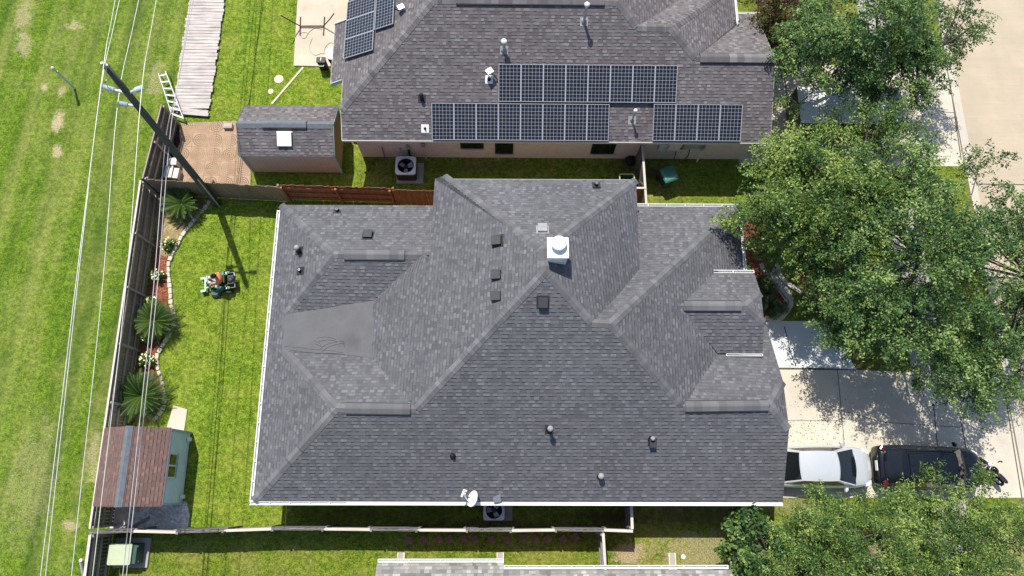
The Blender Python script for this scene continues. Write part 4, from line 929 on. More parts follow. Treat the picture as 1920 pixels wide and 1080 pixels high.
# edging stones
L = [Vector((q[0], q[1], 0)) for q in smoothpts([(p.x, p.y) for p in ed], 12)]; acc = 0; nxt = 0; st = None; rr_ = random.Random(11)
for p, q in zip(L, L[1:]):
    s_ = (q-p).length
    while nxt <= acc+s_:
        c = p+(q-p)*((nxt-acc)/s_); ang = math.atan2((q-p).y, (q-p).x)
        if st is None or len(sts) < 6:
            if st is None: sts = []
            m = MB(); m.box((0, 0, .055), (rr_.uniform(.2, .27), rr_.uniform(.13, .17), .12))
            for i in range(len(m.v)): v_ = m.v[i]; m.v[i] = (v_[0]+rr_.uniform(-.018, .018), v_[1]+rr_.uniform(-.018, .018), v_[2]+rr_.uniform(-.01, .01))
            st = m.build('edging_stone', M['stone'], bevel=.018); sts.append(st); o = st
        else: o = rr_.choice(sts).copy(); COL.objects.link(o)
        o.location = c; o.rotation_euler = (0, 0, ang+rr_.uniform(-.1, .1)); tag(o, 'cream edging stone in the curving border of the red mulch bed', 'edging stone', 'cream edging stones round the mulch bed'); nxt += .265
    acc += s_
# dark landscape stones by the neighbour's drive
for (px, py, rz, sz) in ((1452, 117, 0, .2), (1461, 118, .1, .26), (1471, 119, 0, .24), (1483, 118, .9, .24), (1491, 113, 1.5, .2), (1493, 101, 1.4, .24), (1489, 93, 2.1, .26), (1482, 84, 2.2, .24), (1475, 77, .5, .17), (1459, 102, .5, .22)):
    p = at(px, py); m = MB(); m.box((0, 0, .07), (sz*1.2, sz*.9, .15))
    for i in range(len(m.v)): v_ = m.v[i]; m.v[i] = tuple(x+random.uniform(-.02, .02) for x in v_)
    o = m.build('landscape_stone', M['stone_d'], bevel=.03); o.location = p; o.rotation_euler.z = rz; tag(o, 'grey landscape stone in the small ring beside the neighbouring roof corner', 'stone', 'grey stones of the small planting ring')
def curb(name, label, pts, wd, h, mat):
    P = smoothpts([tuple(at(*p)) for p in pts], 6); m = MB(); out = []; inn = []
    for k, p in enumerate(P):
        a = P[max(0, k-1)]; b = P[min(len(P)-1, k+1)]; d = Vector(b)-Vector(a); d.normalize(); q = Vector((-d.y, d.x, 0))*wd/2; out.append(Vector(p)+q); inn.append(Vector(p)-q)
    m.ring([[o+Vector((0, 0, 0)), o+Vector((0, 0, h)), i+Vector((0, 0, h)), i] for o, i in zip(out, inn)])
    return tag(m.build(name, mat, bevel=.02, origin=P[0]), label, 'garden kerb')
curb('garden_kerb', 'curved grey kerb round the tree ring by the top tree', [(1503, 55), (1499, 40), (1506, 27), (1520, 22), (1535, 24)], .22, .16, M['stone_d'])
curb('garden_kerb', 'short pale kerb piece lying below the curved tree ring', [(1506, 64), (1518, 72), (1535, 79)], .2, .18, M['stone'])
curb('garden_kerb', 'pale kerb along the house side of the gravel path', [(1425, 495), (1435, 515), (1452, 530), (1462, 542), (1475, 556), (1482, 565)], .2, .14, M['kerb'])
curb('garden_kerb', 'pale curved kerb along the tree side of the gravel path', [(1455, 495), (1460, 515), (1472, 530), (1490, 542), (1502, 550)], .2, .14, M['kerb'])
curb('garden_kerb', 'cream kerb closing the red mulch bed beside the walkway', [(1481, 565), (1481, 573), (1476, 582), (1468, 592), (1460, 598), (1432, 597)], .2, .16, M['stone'])
curb('garden_kerb', 'short curved kerb of the mulch ring in the shade under the big tree', [(1640, 560), (1652, 564), (1664, 573), (1670, 585)], .2, .16, M['kerb'])
# air conditioners
def ac(label, px0, py0, px1, py1, h, dx, dy, ph):
    a = at(px0, py0, h); b = at(px1, py1, h); c = Vector(((a.x+b.x)/2, (a.y+b.y)/2, 0)); wd = b.x-a.x; hd = a.y-b.y
    t = thing('air_conditioner', label, 'air conditioner', c)
    m = MB(); m.box((c.x+dx, c.y+dy, .04), (wd+.32, hd+.14, .08)); m.build('pad', M['conc_old'], t, bevel=.01)
    m = MB(); m.prism([(c.x+x, c.y+y) for x, y in rrect(wd-.04, hd-.04, .09)], .08, h-.36); m.build('case', M['dark'], t)
    m = MB(); r = min(wd, hd)*.42; n = 40; o_ = []
    for k in range(64):
        an = 2*PI*k/64; ca, sa = math.cos(an), math.sin(an); q_ = (abs(ca)**9+abs(sa)**9)**(-1/9); o_.append((wd/2*q_*ca, hd/2*q_*sa))
    ring1 = [(c.x+x, c.y+y) for x, y in o_]
    ring2 = []
    for x, y in o_:
        an = math.atan2(y, x); ring2.append((c.x+r*math.cos(an), c.y+r*math.sin(an)))
    m.ring([[(c.x+(x-c.x)*.97, c.y+(y-c.y)*.97, h-.37) for x, y in ring1], [(c.x+(x-c.x)*.97, c.y+(y-c.y)*.97, h-.07) for x, y in ring1]], cap=False); m.build('louvre_panel', M['dark'], t)
    m = MB(); m.ring([[(x, y, h-.08) for x, y in ring1], [(x, y, h) for x, y in ring1], [(x, y, h+.015) for x, y in ring2], [(x, y, h-.1) for x, y in ring2]], cap=False); m.build('top_cover', M['galv'] if ph else M['white'], t, bevel=.006)
    m = MB(); m.lathe([(r, h-.34), (r*.99, h-.34)], c, 32); m.build('fan_well', M['black'], t)
    m = MB(); m.lathe([(.10, h-.25), (.10, h-.13), (.02, h-.12)], c, 16); hub = m.build('fan_hub', M['dark'], t)
    for k in range(3):
        an = ph*.5+k*2*PI/3+.45; m = MB(); u = Vector((math.cos(an), math.sin(an), 0)); v = Vector((-u.y, u.x, 0)); q0 = c+Vector((0, 0, h-.2))
        m.poly([q0+u*.09-v*.07-Vector((0, 0, .02)), q0+u*r*.9-v*.12-Vector((0, 0, .05)), q0+u*r*.9+v*.13+Vector((0, 0, .05)), q0+u*.09+v*.08+Vector((0, 0, .02))]); b_ = m.build('fan_blade', M['alu'], t); md = b_.modifiers.new('t', 'SOLIDIFY'); md.thickness = .006
    m = MB()
    for k in range(4): m.torus(c+Vector((0, 0, h-.02)), (0, 0, 1), r*(.3+.2*k), .003, 32, 4)
    for k in range(6): an = k*PI/3; m.tube([c+Vector((math.cos(an)*.1, math.sin(an)*.1, h-.015)), c+Vector((math.cos(an)*r, math.sin(an)*r, h-.015))], .003, 4)
    m.build('fan_guard', M['dark'], t); return t
ac('white topped air conditioner with dark sides below the neighbouring brick wall', 742, 293, 779, 327, .85, .12, -.04, 0)
ac('grey topped air conditioner half under the white gutter near the satellite dish', 906.5, 938, 946, 976, .8, .18, .03, 1)
# satellite dish
dc = at(888, 936, 3.1); t = thing('satellite_dish', 'white satellite dish with feed arm on the eave of the main house', 'satellite dish', (dc.x+.05, -.75, EV))
axd = Vector((-.75, .38, .62)).normalized(); u = axd.orthogonal().normalized(); v = axd.cross(u); m = MB(); rings = []
for r_, k in ((.005, 0), (.12, .008), (.22, .03), (.30, .055), (.335, .07), (.34, .062), (.29, .035), (.15, 0), (.005, -.012)):
    rings.append([dc+axd*k+(u*math.cos(2*PI*j/32)*r_*.86+v*math.sin(2*PI*j/32)*r_) for j in range(32)])
m.ring(rings, cap=False); m.build('dish', M['white'], t, smooth=True)
lnb = at(868, 925, 3.45); m = MB(); m.tube([dc-axd*.03+Vector((0, -.25, -.1)), dc+Vector((-.25, -.02, .1)), lnb], .022, 8); m.build('feed_arm', M['white'], t)
m = MB(); m.tube([lnb+Vector((-.05, -.13, 0)), lnb+Vector((.06, .15, 0))], .045, 10); m.tube([lnb+Vector((.05, .12, 0)), lnb+Vector((.14, .08, -.03))], .04, 10); m.tube([lnb+Vector((0, 0, 0)), lnb+Vector((.1, -.02, -.03))], .04, 10); m.build('receiver', M['white'], t)
m = MB(); m.tube([dc-axd*.02, dc-axd*.2+Vector((.02, .03, -.1)), (dc.x+.1, -.62, EV+.02)], .025, 8); m.build('mast', M['galv'], t)
q = on(932, 935, pS); m = MB(); m.box(q+Vector((0, -.02, .06)), (.3, .24, .1), .2); m.box(q+Vector((.06, .09, .08)), (.2, .12, .08), .5); tag(m.build('loose_shingle', M['ridge_grey'], origin=q, bevel=.01), 'grey green folded shingle piece at the gutter above the air conditioner', 'shingle piece')
# patio things: hammock stand, bin, barrel table, hose
g = lambda x, y, z=0: at(520+x/9, 20+y/9, z)
t = thing('hammock_stand', 'rusty dark hammock stand on the patio at the top', 'hammock stand', g(580, 260))
for nm, a_, b_, r_ in (('crossbar', g(390, 105, .09), g(380, 412, .09), .03), ('crossbar', g(795, 105, .09), g(778, 412, .09), .03), ('spine_beam', g(390, 262, .14), g(785, 258, .14), .035)):
    m = MB(); m.tube([a_, b_], r_, 8); m.build(nm, M['rust'], t)
for pts in ((g(390, 262, .14), g(220, 170, .75), g(60, 80, 1.35)), (g(780, 258, .14), g(880, 150, .75), g(955, 50, 1.35))):
    m = MB(); m.tube(pts, .03, 8); m.build('arm', M['rust'], t)
p = g(735, 830, .75); t = thing('bin', 'small black lidded bin with a white handle on the patio corner', 'bin', (p.x, p.y, 0))
m = MB(); m.prism([(p.x+x*.92, p.y+y*.92) for x, y in rrect(.42, .36, .05)], .05, .7); m.build('bin_body', M['black'], t)
m = MB(); m.prism([(p.x+x, p.y+y) for x, y in rrect(.46, .32, .05)], .7, .76); m.build('lid', M['dark'], t, bevel=.015)
m = MB(); m.box((p.x, p.y+.02, .78), (.05, .16, .03)); m.build('catch', M['white'], t, bevel=.01)
m = MB(); m.tube([(p.x-.13, p.y-.17, .62), (p.x-.12, p.y-.26, .6), (p.x+.12, p.y-.26, .6), (p.x+.13, p.y-.17, .62)], .022, 8); m.build('handle', M['white'], t)
p = g(930, 715, .85); t = thing('barrel_planter', 'white round topped barrel half under the neighbouring eave', 'barrel', (p.x, p.y, 0))
m = MB(); m.lathe([(.26, .02), (.33, .4), (.3, .8)], p*1.0-Vector((0, 0, .85)), 20); m.build('barrel_body', M['dark'], t, smooth=True); m = MB(); m.lathe([(.36, -.05), (.37, 0), (.3, .03), (.02, .035)], p, 28); m.build('barrel_lid', M['white'], t)
m = MB(); m.tube([tuple(q) for q in smoothpts([tuple(g(*q, .075)) for q in ((590, 460), (545, 590), (560, 690), (640, 750), (740, 720), (800, 725), (790, 680), (820, 600), (890, 540), (940, 550))], 6)], .012, 5); tag(m.build('hose', M['f_raily'], origin=g(640, 750)), 'thin tan hose looping over the patio by the black bin', 'hose')
m = MB(); m.tube([tuple(q) for q in smoothpts([tuple(g(*q, .075)) for q in ((385, 400), (430, 465), (480, 450), (540, 360), (630, 298), (760, 315))], 6)], .012, 5); m.tube([tuple(q) for q in smoothpts([tuple(g(*q, .075)) for q in ((385, 400), (420, 370), (490, 370), (520, 400))], 6)], .012, 5); tag(m.build('rope', M['f_raily'], origin=g(540, 360)), 'thin rope lying across the base of the hammock stand', 'rope')
m = MB(); a = at(446/3+420, 380/3); b = at(270/3+420, 585/3); m.beam(a+Vector((0, 0, .02)), b+Vector((0, 0, .02)), .09, .04); tag(m.build('garden_edging', M['stone'], origin=a), 'straight tan edging strip in the grass behind the tan shed', 'edging strip')
for (px, py, s_) in ((523, 149, .26), (508, 172, .16)):
    p = at(px, py); m = MB(); m.lathe([(s_, 0), (s_*.9, .04), (s_*.4, .06), (.01, .065)], p, 9); tag(m.build('flat_stone', M['stone'], origin=p), 'pale flat stone in the worn grass behind the tan shed, %s' % ('the larger' if s_ > .2 else 'the smaller'), 'stone')
# bins by the gate
p = at(1255, 326, 1.0); t = thing('garbage_cart', 'green lidded garbage cart standing tilted on the shaded grass', 'garbage cart', (p.x, p.y, 0), RAD(22), local=True)
m = MB(); m.ring([[(x*.8, y*.8, .06) for x, y in rrect(.58, .62, .07)], [(x, y, .92) for x, y in rrect(.58, .62, .07)]]); m.build('cart_body', M['tx_dark'], t)
m = MB(); m.ring([[(x, y, .92) for x, y in rrect(.72, .76, .09)], [(x, y, .97) for x, y in rrect(.74, .78, .09)], [(x*.8, y*.8, 1.03) for x, y in rrect(.74, .78, .09)]]); m.build('lid', M['bin'], t, smooth=False, bevel=.015)
m = MB(); m.tube([(-.25, .4, .9), (.25, .4, .9)], .02, 8); m.build('handle', M['tx_dark'], t)
for sx_ in (-.28, .28):
    m = MB(); m.torus((sx_, .3, .12), (1, 0, 0), .08, .04, 18, 8); m.build('wheel', M['tyre'], t)
p = at(1176, 340, 1.0); t = thing('open_cart', 'open dark green cart with a yellow green rim behind the roof corner', 'garbage cart', (p.x, p.y, 0), 0, local=True)
m = MB(); m.ring([[(x*.8, y*.8, .06) for x, y in rrect(.66, .72, .08)], [(x, y, .96) for x, y in rrect(.66, .72, .08)], [(x*.93, y*.93, .96) for x, y in rrect(.66, .72, .08)], [(x*.75, y*.75, .1) for x, y in rrect(.66, .72, .08)]]); m.build('cart_body', M['tx_dark'], t)
m = MB(); m.ring([[(x, y, .955) for x, y in rrect(.74, .80, .1)], [(x, y, 1.0) for x, y in rrect(.74, .80, .1)], [(x*.87, y*.87, 1.0) for x, y in rrect(.74, .80, .1)], [(x*.87, y*.87, .955) for x, y in rrect(.74, .80, .1)]], cap=False); m.build('rim', M['bin_rim'], t)
# stepping stones, splash blocks, cleanout
sp = [(768, 1013), (794, 1012), (823, 1012), (843, 1011), (869, 1010), (890, 1012), (922, 1012), (950, 1013), (980, 1009), (1003, 1010), (1027, 1011), (1056, 1012), (1079, 1007)]
for k, (px, py) in enumerate(sp):
    p = at(px, py); m = MB(); m.box((0, 0, .02), (.31, .31, .045)); o = m.build('stepping_stone', M['stepping'], bevel=.008); o.location = p; o.rotation_euler.z = (k*1.7) % .9-.1
    tag(o, 'dark red square stepping stone in the shade of the lower fence', 'stepping stone', 'red stepping stones behind the lower fence')
for (px, py, lb) in ((752, 1052, 'concrete splash block at the left end of the bottom eave'), (938, 1052, 'concrete splash block where the two bottom eaves meet'), (1260, 1053, 'concrete splash block beside the round white drain cap')):
    p = at(px, py); t = thing('splash_block', lb, 'splash block', p); m = MB(); m.box((p.x, p.y, .02), (.26, .7, .04)); m.build('tray', M['conc_old'], t); 
    for sg in (-1, 1): m = MB(); m.box((p.x+sg*.13, p.y, .045), (.05, .7, .09)); m.build('side_rib', M['stone'], t)
p = at(1281, 1044); m = MB(); m.lathe([(.1, 0), (.1, .03), (.07, .05), (.03, .05), (.025, .07), (.004, .07)], p, 18); tag(m.build('drain_cap', M['white'], origin=p), 'round white drain cap in the dry grass at the bottom', 'drain cap')
p = at(1182, 302); m = MB(); m.lathe([(.28, 0), (.30, .12), (.2, .3), (.05, .36)], p, 11); m.torus(p+Vector((.1, 0, .35)), (0, .3, 1), .2, .03, 18, 6); tag(m.build('hose_coil', M['black'], origin=p), 'black coiled hose heap against the brick wall by the gate', 'hose')

# ================================================================== VEHICLES
def car(name, label, cat, loc, rz, paint, P):
    t = thing(name, label, cat, loc, rz, local=True); hl = P['L']/2
    m = MB(); rings = []
    for x, hw, zt, zb in P['body']:
        c = [(0, zt+.035), (.45, zt+.028), (.78, zt+.008), (.93, zt-.06), (1.0, zt-.22), (1.01, .52), (.97, .30), (.86, zb)]
        left = [(x, hw*a, z if i < 5 else min(z, zt-.2-.02*i) if i < 7 else z) for i, (a, z) in enumerate(c)]
        rings.append([(p[0], -p[1], p[2]) for p in left[::-1]] + left[1:])
    m.ring(rings, cap=True, closed=True); body = m.build('body', paint, t, smooth=True, sub=2)
    zb, zr = P['zb'], P['zr']; (fx, fw), (rx, rw) = P['base_f'], P['base_r']; (rfx, rfw), (rrx, rrw) = P['roof_f'], P['roof_r']
    def gh(u, v):       # u along half-width -1..1, v 0 base..1 roof; windscreen
        x = (fx+(.16)*(1-u*u))*(1-v)+(rfx+.07*(1-u*u))*v; y = u*(fw*(1-v)+rfw*v); z = zb+.06+(zr-zb-.06)*v+.03*(1-u*u)*v; return Vector((x, y, z))
    def gr(u, v):
        x = (rx-(.12)*(1-u*u))*(1-v)+(rrx-.05*(1-u*u))*v; y = u*(rw*(1-v)+rrw*v); z = zb+.04+(zr-zb-.06)*v+.03*(1-u*u)*v; return Vector((x, y, z))
    def grid(fn, u0, u1, v0, v1, nu=10, nv=5, off=Vector((0, 0, 0)), flip=False):
        m = MB(); n = nu+1
        for j in range(nv+1):
            for i in range(n): m.v.append(tuple(fn(u0+(u1-u0)*i/nu, v0+(v1-v0)*j/nv)+off))
        for j in range(nv):
            for i in range(nu):
                q = [j*n+i, j*n+i+1, (j+1)*n+i+1, (j+1)*n+i]; m.f.append(q[::-1] if flip else q); m.uv.append(None)
        return m
    def roofp(u, v):    # v 0 front..1 rear
        a = gh(u, 1); b = gr(u, 1); p = a+(b-a)*v; p.z += .045*math.sin(PI*v)*(1-.3*u*u); p.y *= 1+.03*math.sin(PI*v); return p
    grid(roofp, -1, 1, 0, 1, 12, 10).build('roof', paint, t, smooth=True)
    grid(gh, -1, 1, 0, 1).build('pillar_front', paint, t, smooth=True); grid(gr, -1, 1, 0, 1).build('pillar_rear', paint, t, smooth=True)
    grid(gh, -.93, .93, .03, .95, off=Vector((.012, 0, .012))).build('windscreen', P.get('glass', M['glass']), t, smooth=True)
    grid(gr, -.9, .9, .05, .95, off=Vector((-.012, 0, .012))).build('rear_window', M['glass'], t, smooth=True)
    for sg in (-1, 1):
        def sd(u, v, sg=sg):   # u 0 front..1 rear
            lo = gh(sg, 0)+(gr(sg, 0)-gh(sg, 0))*u; hi = roofp(sg, u); p = lo+(hi-lo)*v; p.y += sg*.05*math.sin(PI*u)*(1-v); return p
        grid(sd, 0, 1, 0, 1, 14, 3).build('side_frame', paint, t, smooth=True)
        grid(sd, .1, .9, .1, .9, 14, 3, Vector((0, sg*.012, .004))).build('side_window', M['glass'], t, smooth=True)
        mx = P['mirror']; mm = MB(); mm.ring([[(mx+dx, sg*(P['mw']+.02), zb+.02+z) for dx, z in ((-.06, 0), (.07, 0), (.05, .12), (-.05, .12))], [(mx-.02+dx, sg*(P['mw']+.13), zb+.02+z) for dx, z in ((-.08, -.02), (.07, -.02), (.05, .15), (-.07, .15))], [(mx-.06+dx*.6, sg*(P['mw']+.21), zb+.04+z*.7) for dx, z in ((-.08, 0), (.05, 0), (.03, .15), (-.06, .15))]]); mm.build('mirror', paint if P['mir'] else M['black'], t, smooth=False, bevel=.015)
        hx = hl-.18; mm = MB(); mm.ring([[(hx-.28, sg*(P['hw']-.02), .70), (hx-.28, sg*(P['hw']-.17), .79), (hx-.28, sg*(P['hw']-.06), .79)], [(hx+.02, sg*(P['hw']-.18), .64), (hx+.0, sg*(P['hw']-.34), .73), (hx+.0, sg*(P['hw']-.2), .74)]]); mm.build('headlight', M['lamp'], t, smooth=False)
        mm = MB(); mm.box((-hl+.22, sg*(P['hw']-.18), P['tl']), (.20, .22, .12), -sg*.5); mm.build('taillight', M['redlamp'], t, bevel=.03)
        for wx in P['wheels']:
            mm = MB(); mm.torus((wx, sg*(P['hw']-.10), .33), (0, 1, 0), .24, .09, 26, 10); wh = mm.build('wheel', M['tyre'], t, smooth=True)
            mm = MB(); mm.ring([[(wx+.2*math.cos(a*PI/8), sg*(P['hw']-.02), .33+.2*math.sin(a*PI/8)) for a in range(16)], [(wx+.08*math.cos(a*PI/8), sg*(P['hw']-.05), .33+.08*math.sin(a*PI/8)) for a in range(16)]]); mm.build('rim', M['alu'], wh)
    mm = MB(); mm.box((-hl-.01, 0, P['pl']), (.03, .42, .17)); mm.build('licence_plate', M['white'], t)
    return t, body
sedan = dict(L=4.62, body=[(-2.31, .60, .74, .34), (-2.2, .80, .92, .25), (-1.7, .86, 1.00, .22), (-.8, .89, .98, .2), (.4, .90, .97, .2), (1.15, .885, .96, .2), (1.75, .84, .87, .22), (2.14, .70, .73, .25), (2.31, .44, .58, .34)], zb=.93, zr=1.42, base_f=(1.28, .78), base_r=(-1.78, .70), roof_f=(.42, .60), roof_r=(-1.05, .60), mirror=.92, mw=.84, hw=.87, mir=1, tl=.85, pl=.7, wheels=(1.38, -1.36))
cc = at(1633, 876, .5)
sd_, bd = car('sedan', 'silver sedan on the driveway with its rear under the roof edge', 'car', (cc.x-2.31, .82, .012), RAD(-.5), M['silver'], sedan)
m = MB(); m.tube([(1.32, -.72, 1.0), (1.36, 0, 1.035), (1.32, .72, 1.0)], .02, 6); m.build('wiper_cowl', M['black'], sd_)
suv = dict(L=4.62, body=[(-2.31, .72, .78, .34), (-2.2, .85, .98, .28), (-1.7, .90, 1.02, .25), (-.8, .92, 1.03, .24), (.4, .92, 1.03, .24), (1.2, .91, 1.02, .24), (1.75, .86, .95, .25), (2.12, .74, .82, .28), (2.31, .46, .64, .36)], zb=1.0, zr=1.58, base_f=(1.18, .80), base_r=(-2.0, .74), roof_f=(.62, .64), roof_r=(-1.5, .64), mirror=1.0, mw=.88, hw=.9, mir=1, tl=1.0, pl=.80, wheels=(1.42, -1.40))
a = at(1640, 872, .7); b = at(1838, 880, .5)
sv, bd2 = car('hatchback', 'glossy black hatchback parked nose out on the driveway', 'car', ((a.x+b.x)/2, (a.y+b.y)/2-.02, .012), RAD(-2.2), M['carblack'], suv)
m = MB(); m.box((-1.02, 0, 1.635), (.62, 1.0, .012)); m.build('sunroof', M['glass'], sv, bevel=.02)
m = MB(); m.box((-2.02, 0, 1.06), (.05, 1.2, .05)); m.build('tailgate_trim', M['chrome'], sv, bevel=.01)
for sg in (-1, 1):
    m = MB(); m.tube([(.55, sg*.62, 1.62), (-.4, sg*.66, 1.67), (-1.4, sg*.62, 1.62)], .018, 6); m.build('roof_rail', M['black'], sv)
# motorcycle
p = at(1877, 882, .5); t = thing('motorcycle', 'small dark motorcycle parked by the street in front of the black car', 'motorcycle', (p.x-.36, p.y-.05, .012), RAD(128), local=True); t.scale = (.86,)*3
for wx, nm in ((.62, 'wheel'), (-.55, 'wheel')):
    m = MB(); m.torus((wx, 0, .31), (0, 1, 0), .245, .065, 26, 10); wh = m.build(nm, M['tyre'], t, smooth=True); m = MB(); m.torus((wx, 0, .31), (0, 1, 0), .17, .02, 20, 6); m.lathe([(.05, -.06), (.05, .06)], (wx, 0, .31), 10); m.build('rim', M['alu'], wh)
m = MB(); m.tube([(.62, .09, .31), (.38, .1, .95)], .03, 8); m.tube([(.62, -.09, .31), (.38, -.1, .95)], .03, 8); m.build('fork', M['galv'], t)
m = MB(); m.ring([[(.30, y*.12, .82+z*.02) for y, z in ((-1, 0), (-.7, 4), (.7, 4), (1, 0), (.7, -4), (-.7, -4))], [(.1, y*.17, .86+z*.03) for y, z in ((-1, 0), (-.7, 4), (.7, 4), (1, 0), (.7, -4), (-.7, -4))], [(-.15, y*.1, .80+z*.02) for y, z in ((-1, 0), (-.7, 4), (.7, 4), (1, 0), (.7, -4), (-.7, -4))]]); m.build('tank', M['carblack'], t, smooth=True, sub=1)
m = MB(); m.ring([[(-.1, y*.13, .80+z*.03) for y, z in ((-1, 0), (-.6, 1), (.6, 1), (1, 0), (.6, -1), (-.6, -1))], [(-.45, y*.15, .80+z*.03) for y, z in ((-1, 0), (-.6, 1), (.6, 1), (1, 0), (.6, -1), (-.6, -1))], [(-.75, y*.1, .86+z*.02) for y, z in ((-1, 0), (-.6, 1), (.6, 1), (1, 0), (.6, -1), (-.6, -1))]]); m.build('seat', M['black'], t, smooth=True, sub=1)
m = MB(); m.box((.05, 0, .45), (.4, .28, .34)); m.tube([(.1, -.18, .3), (-.5, -.2, .4), (-.75, -.2, .48)], .045, 8); m.build('engine', M['dark'], t, bevel=.04)
m = MB(); m.tube([(.30, .42, 1.02), (.38, .2, 1.0), (.4, 0, .97), (.38, -.2, 1.0), (.30, -.42, 1.02)], .02, 8); hb = m.build('handlebar', M['galv'], t); m = MB(); m.tube([(.30, .42, 1.02), (.33, .30, 1.015)], .03, 8); m.tube([(.30, -.42, 1.02), (.33, -.30, 1.015)], .03, 8); m.build('grip', M['black'], hb)
m = MB(); m.tube([(.35, .3, 1.02), (.3, .36, 1.16)], .012, 6); m.lathe([(.05, 0), (.05, .02)], (.3, .37, 1.16), 10); m.build('mirror', M['dark'], t); m = MB(); m.tube([(.35, -.3, 1.02), (.3, -.36, 1.16)], .012, 6); m.lathe([(.05, 0), (.05, .02)], (.3, -.37, 1.16), 10); m.build('mirror', M['dark'], t)
m = MB(); m.lathe([(.03, -.08), (.09, 0), (.1, .05), (.02, .06)], (.47, 0, .84), 14); m.build('headlight', M['lamp'], t)
m = MB(); m.tube([(.35, 0, .68), (.62, 0, .66), (.85, 0, .52)], .07, 8); m.build('mudguard', M['dark'], t)
# trailer in the neighbour's drive
a = at(1498, 163, 2.0); b = at(1500, 230, 2.0); x0 = (a.x+b.x)/2; y0, y1 = b.y, a.y; x1 = x0+4.9
t = thing('cargo_trailer', 'boxy dark sided trailer with a white flat roof half hidden by trees', 'trailer', ((x0+x1)/2, (y0+y1)/2, 0))
m = MB(); m.box(((x0+x1)/2, (y0+y1)/2, 1.16), (x1-x0-.02, y1-y0-.02, 1.6)); m.build('box_body', M['black'], t, bevel=.02)
m = MB(); m.box(((x0+x1)/2, (y0+y1)/2, 1.99), (x1-x0+.02, y1-y0+.02, .06)); m.build('roof', M['white'], t, bevel=.015)
for x, y in ((x0, y0), (x0, y1), (x1, y0), (x1, y1)):
    m = MB(); m.box((x, y, 1.16), (.05, .05, 1.6)); m.build('corner_trim', M['galv'], t)
for k in range(4): m = MB(); m.box((x0+.9+k*1.0, (y0+y1)/2, 2.025), (.03, y1-y0, .012)); m.build('roof_seam', M['galv'], t)
for sg in (y0+.02, y1-.02):
    for wx in (2.2, 3.0): m = MB(); m.torus((x0+wx, sg, .33), (0, 1, 0), .22, .09, 22, 8); m.build('wheel', M['tyre'], t, smooth=True)
m = MB(); m.beam((x1, (y0+y1)/2, .5), (x1+1.1, (y0+y1)/2, .45), .1, .1); m.build('tow_bar', M['dark'], t)
# ================================================================== MOWER AND RIDER
MZ = .012; hp_ = at(416, 503, 1.42); RZ = RAD(180+7)
q = at(408, 529, .4); mw = thing('riding_mower', 'green zero turn riding mower with pale front caster frame on the lawn', 'mower', (q.x, q.y, MZ), RZ, local=True)
def prt(nm, mat, fn, smooth=False, bevel=0, par=None):
    m = MB(); fn(m); return m.build(nm, mat, par or mw, smooth=smooth, bevel=bevel)
def wheel(m, x, y, R_, r_): m.torus((x, y, R_), (0, 1, 0), R_-r_, r_, 24, 10)
for sg in (-1, 1):
    o = prt('rear_wheel', M['tyre'], lambda m: [wheel(m, -.52, sg*.47, .27, .1), m.ring([[(-.52+.18*math.cos(a*PI/8), sg*.47+dy, .27+.18*math.sin(a*PI/8)) for a in range(16)] for dy in (-.09, .09)])], True)
    prt('hub', M['tanhub'], lambda m: m.ring([[(-.52+r_*math.cos(a*PI/8), sg*(.47+dy), .27+r_*math.sin(a*PI/8)) for a in range(16)] for r_, dy in ((.15, .095), (.12, .115), (.03, .12))]), par=o)
    o = prt('caster_wheel', M['tyre'], lambda m: wheel(m, .86, sg*.36, .13, .055), True)
    prt('caster_fork', M['mpale'], lambda m: [m.beam((.72, sg*.36, .30), (.98, sg*.36, .30), .13, .05), m.box((.9, sg*.28, .22), (.06, .02, .2)), m.box((.9, sg*.44, .22), (.06, .02, .2))], bevel=.01)
    prt('fender', M['mgreen'], lambda m: [m.box((-.30, sg*.40, .58), (.62, .22, .09)), m.box((-.55, sg*.43, .60), (.34, .16, .05))], bevel=.04)
    prt('fender_badge', M['mpale'], lambda m: m.box((-.55, sg*.43, .63), (.14, .11, .012), .4))
    prt('lap_bar', M['dark'], lambda m: m.tube([(.05, sg*.36, .6), (.14, sg*.34, .9), (.16, sg*.12, .98)], .018, 8), True)
prt('front_frame', M['mpale'], lambda m: [m.beam((.72, -.40, .3), (.72, .40, .3), .1, .07), m.beam((.72, -.2, .31), (.3, -.2, .34), .08, .06), m.beam((.72, .2, .31), (.3, .2, .34), .08, .06)], bevel=.012)
prt('mower_deck', M['mgreen'], lambda m: m.ring([[(x*1.0+.12, y, .10) for x, y in rrect(.72, 1.08, .26, 5)], [(x+.12, y, .24) for x, y in rrect(.70, 1.06, .25, 5)], [(x*.85+.12, y*.88, .28) for x, y in rrect(.70, 1.06, .25, 5)]]), bevel=.02)
prt('discharge_chute', M['tx_dark'], lambda m: m.ring([[(x*.9+.22, .58+y*.7, .13) for x, y in rrect(.56, .5, .2, 5)], [(x*.8+.22, .50+y*.6, .25) for x, y in rrect(.56, .5, .2, 5)]]), bevel=.02)
prt('deck_pulley', M['dark'], lambda m: [m.lathe([(.1, .28), (.1, .34), (.03, .36)], (.2, sg*.28, 0), 14) for sg in (-1, 1)]+[m.tube([(.35, -.3, .33), (.4, .1, .33), (.3, .35, .33)], .02, 6), m.box((.45, 0, .33), (.16, .22, .08)), m.box((.05, .22, .36), (.3, .1, .05))], bevel=.008)
prt('floor_pan', M['mgrey'], lambda m: [m.box((.28, -.22, .40), (.6, .42, .03)), m.box((.57, -.26, .43), (.06, .36, .1), 0), m.box((.10, .05, .39), (.12, .5, .025))], bevel=.012)
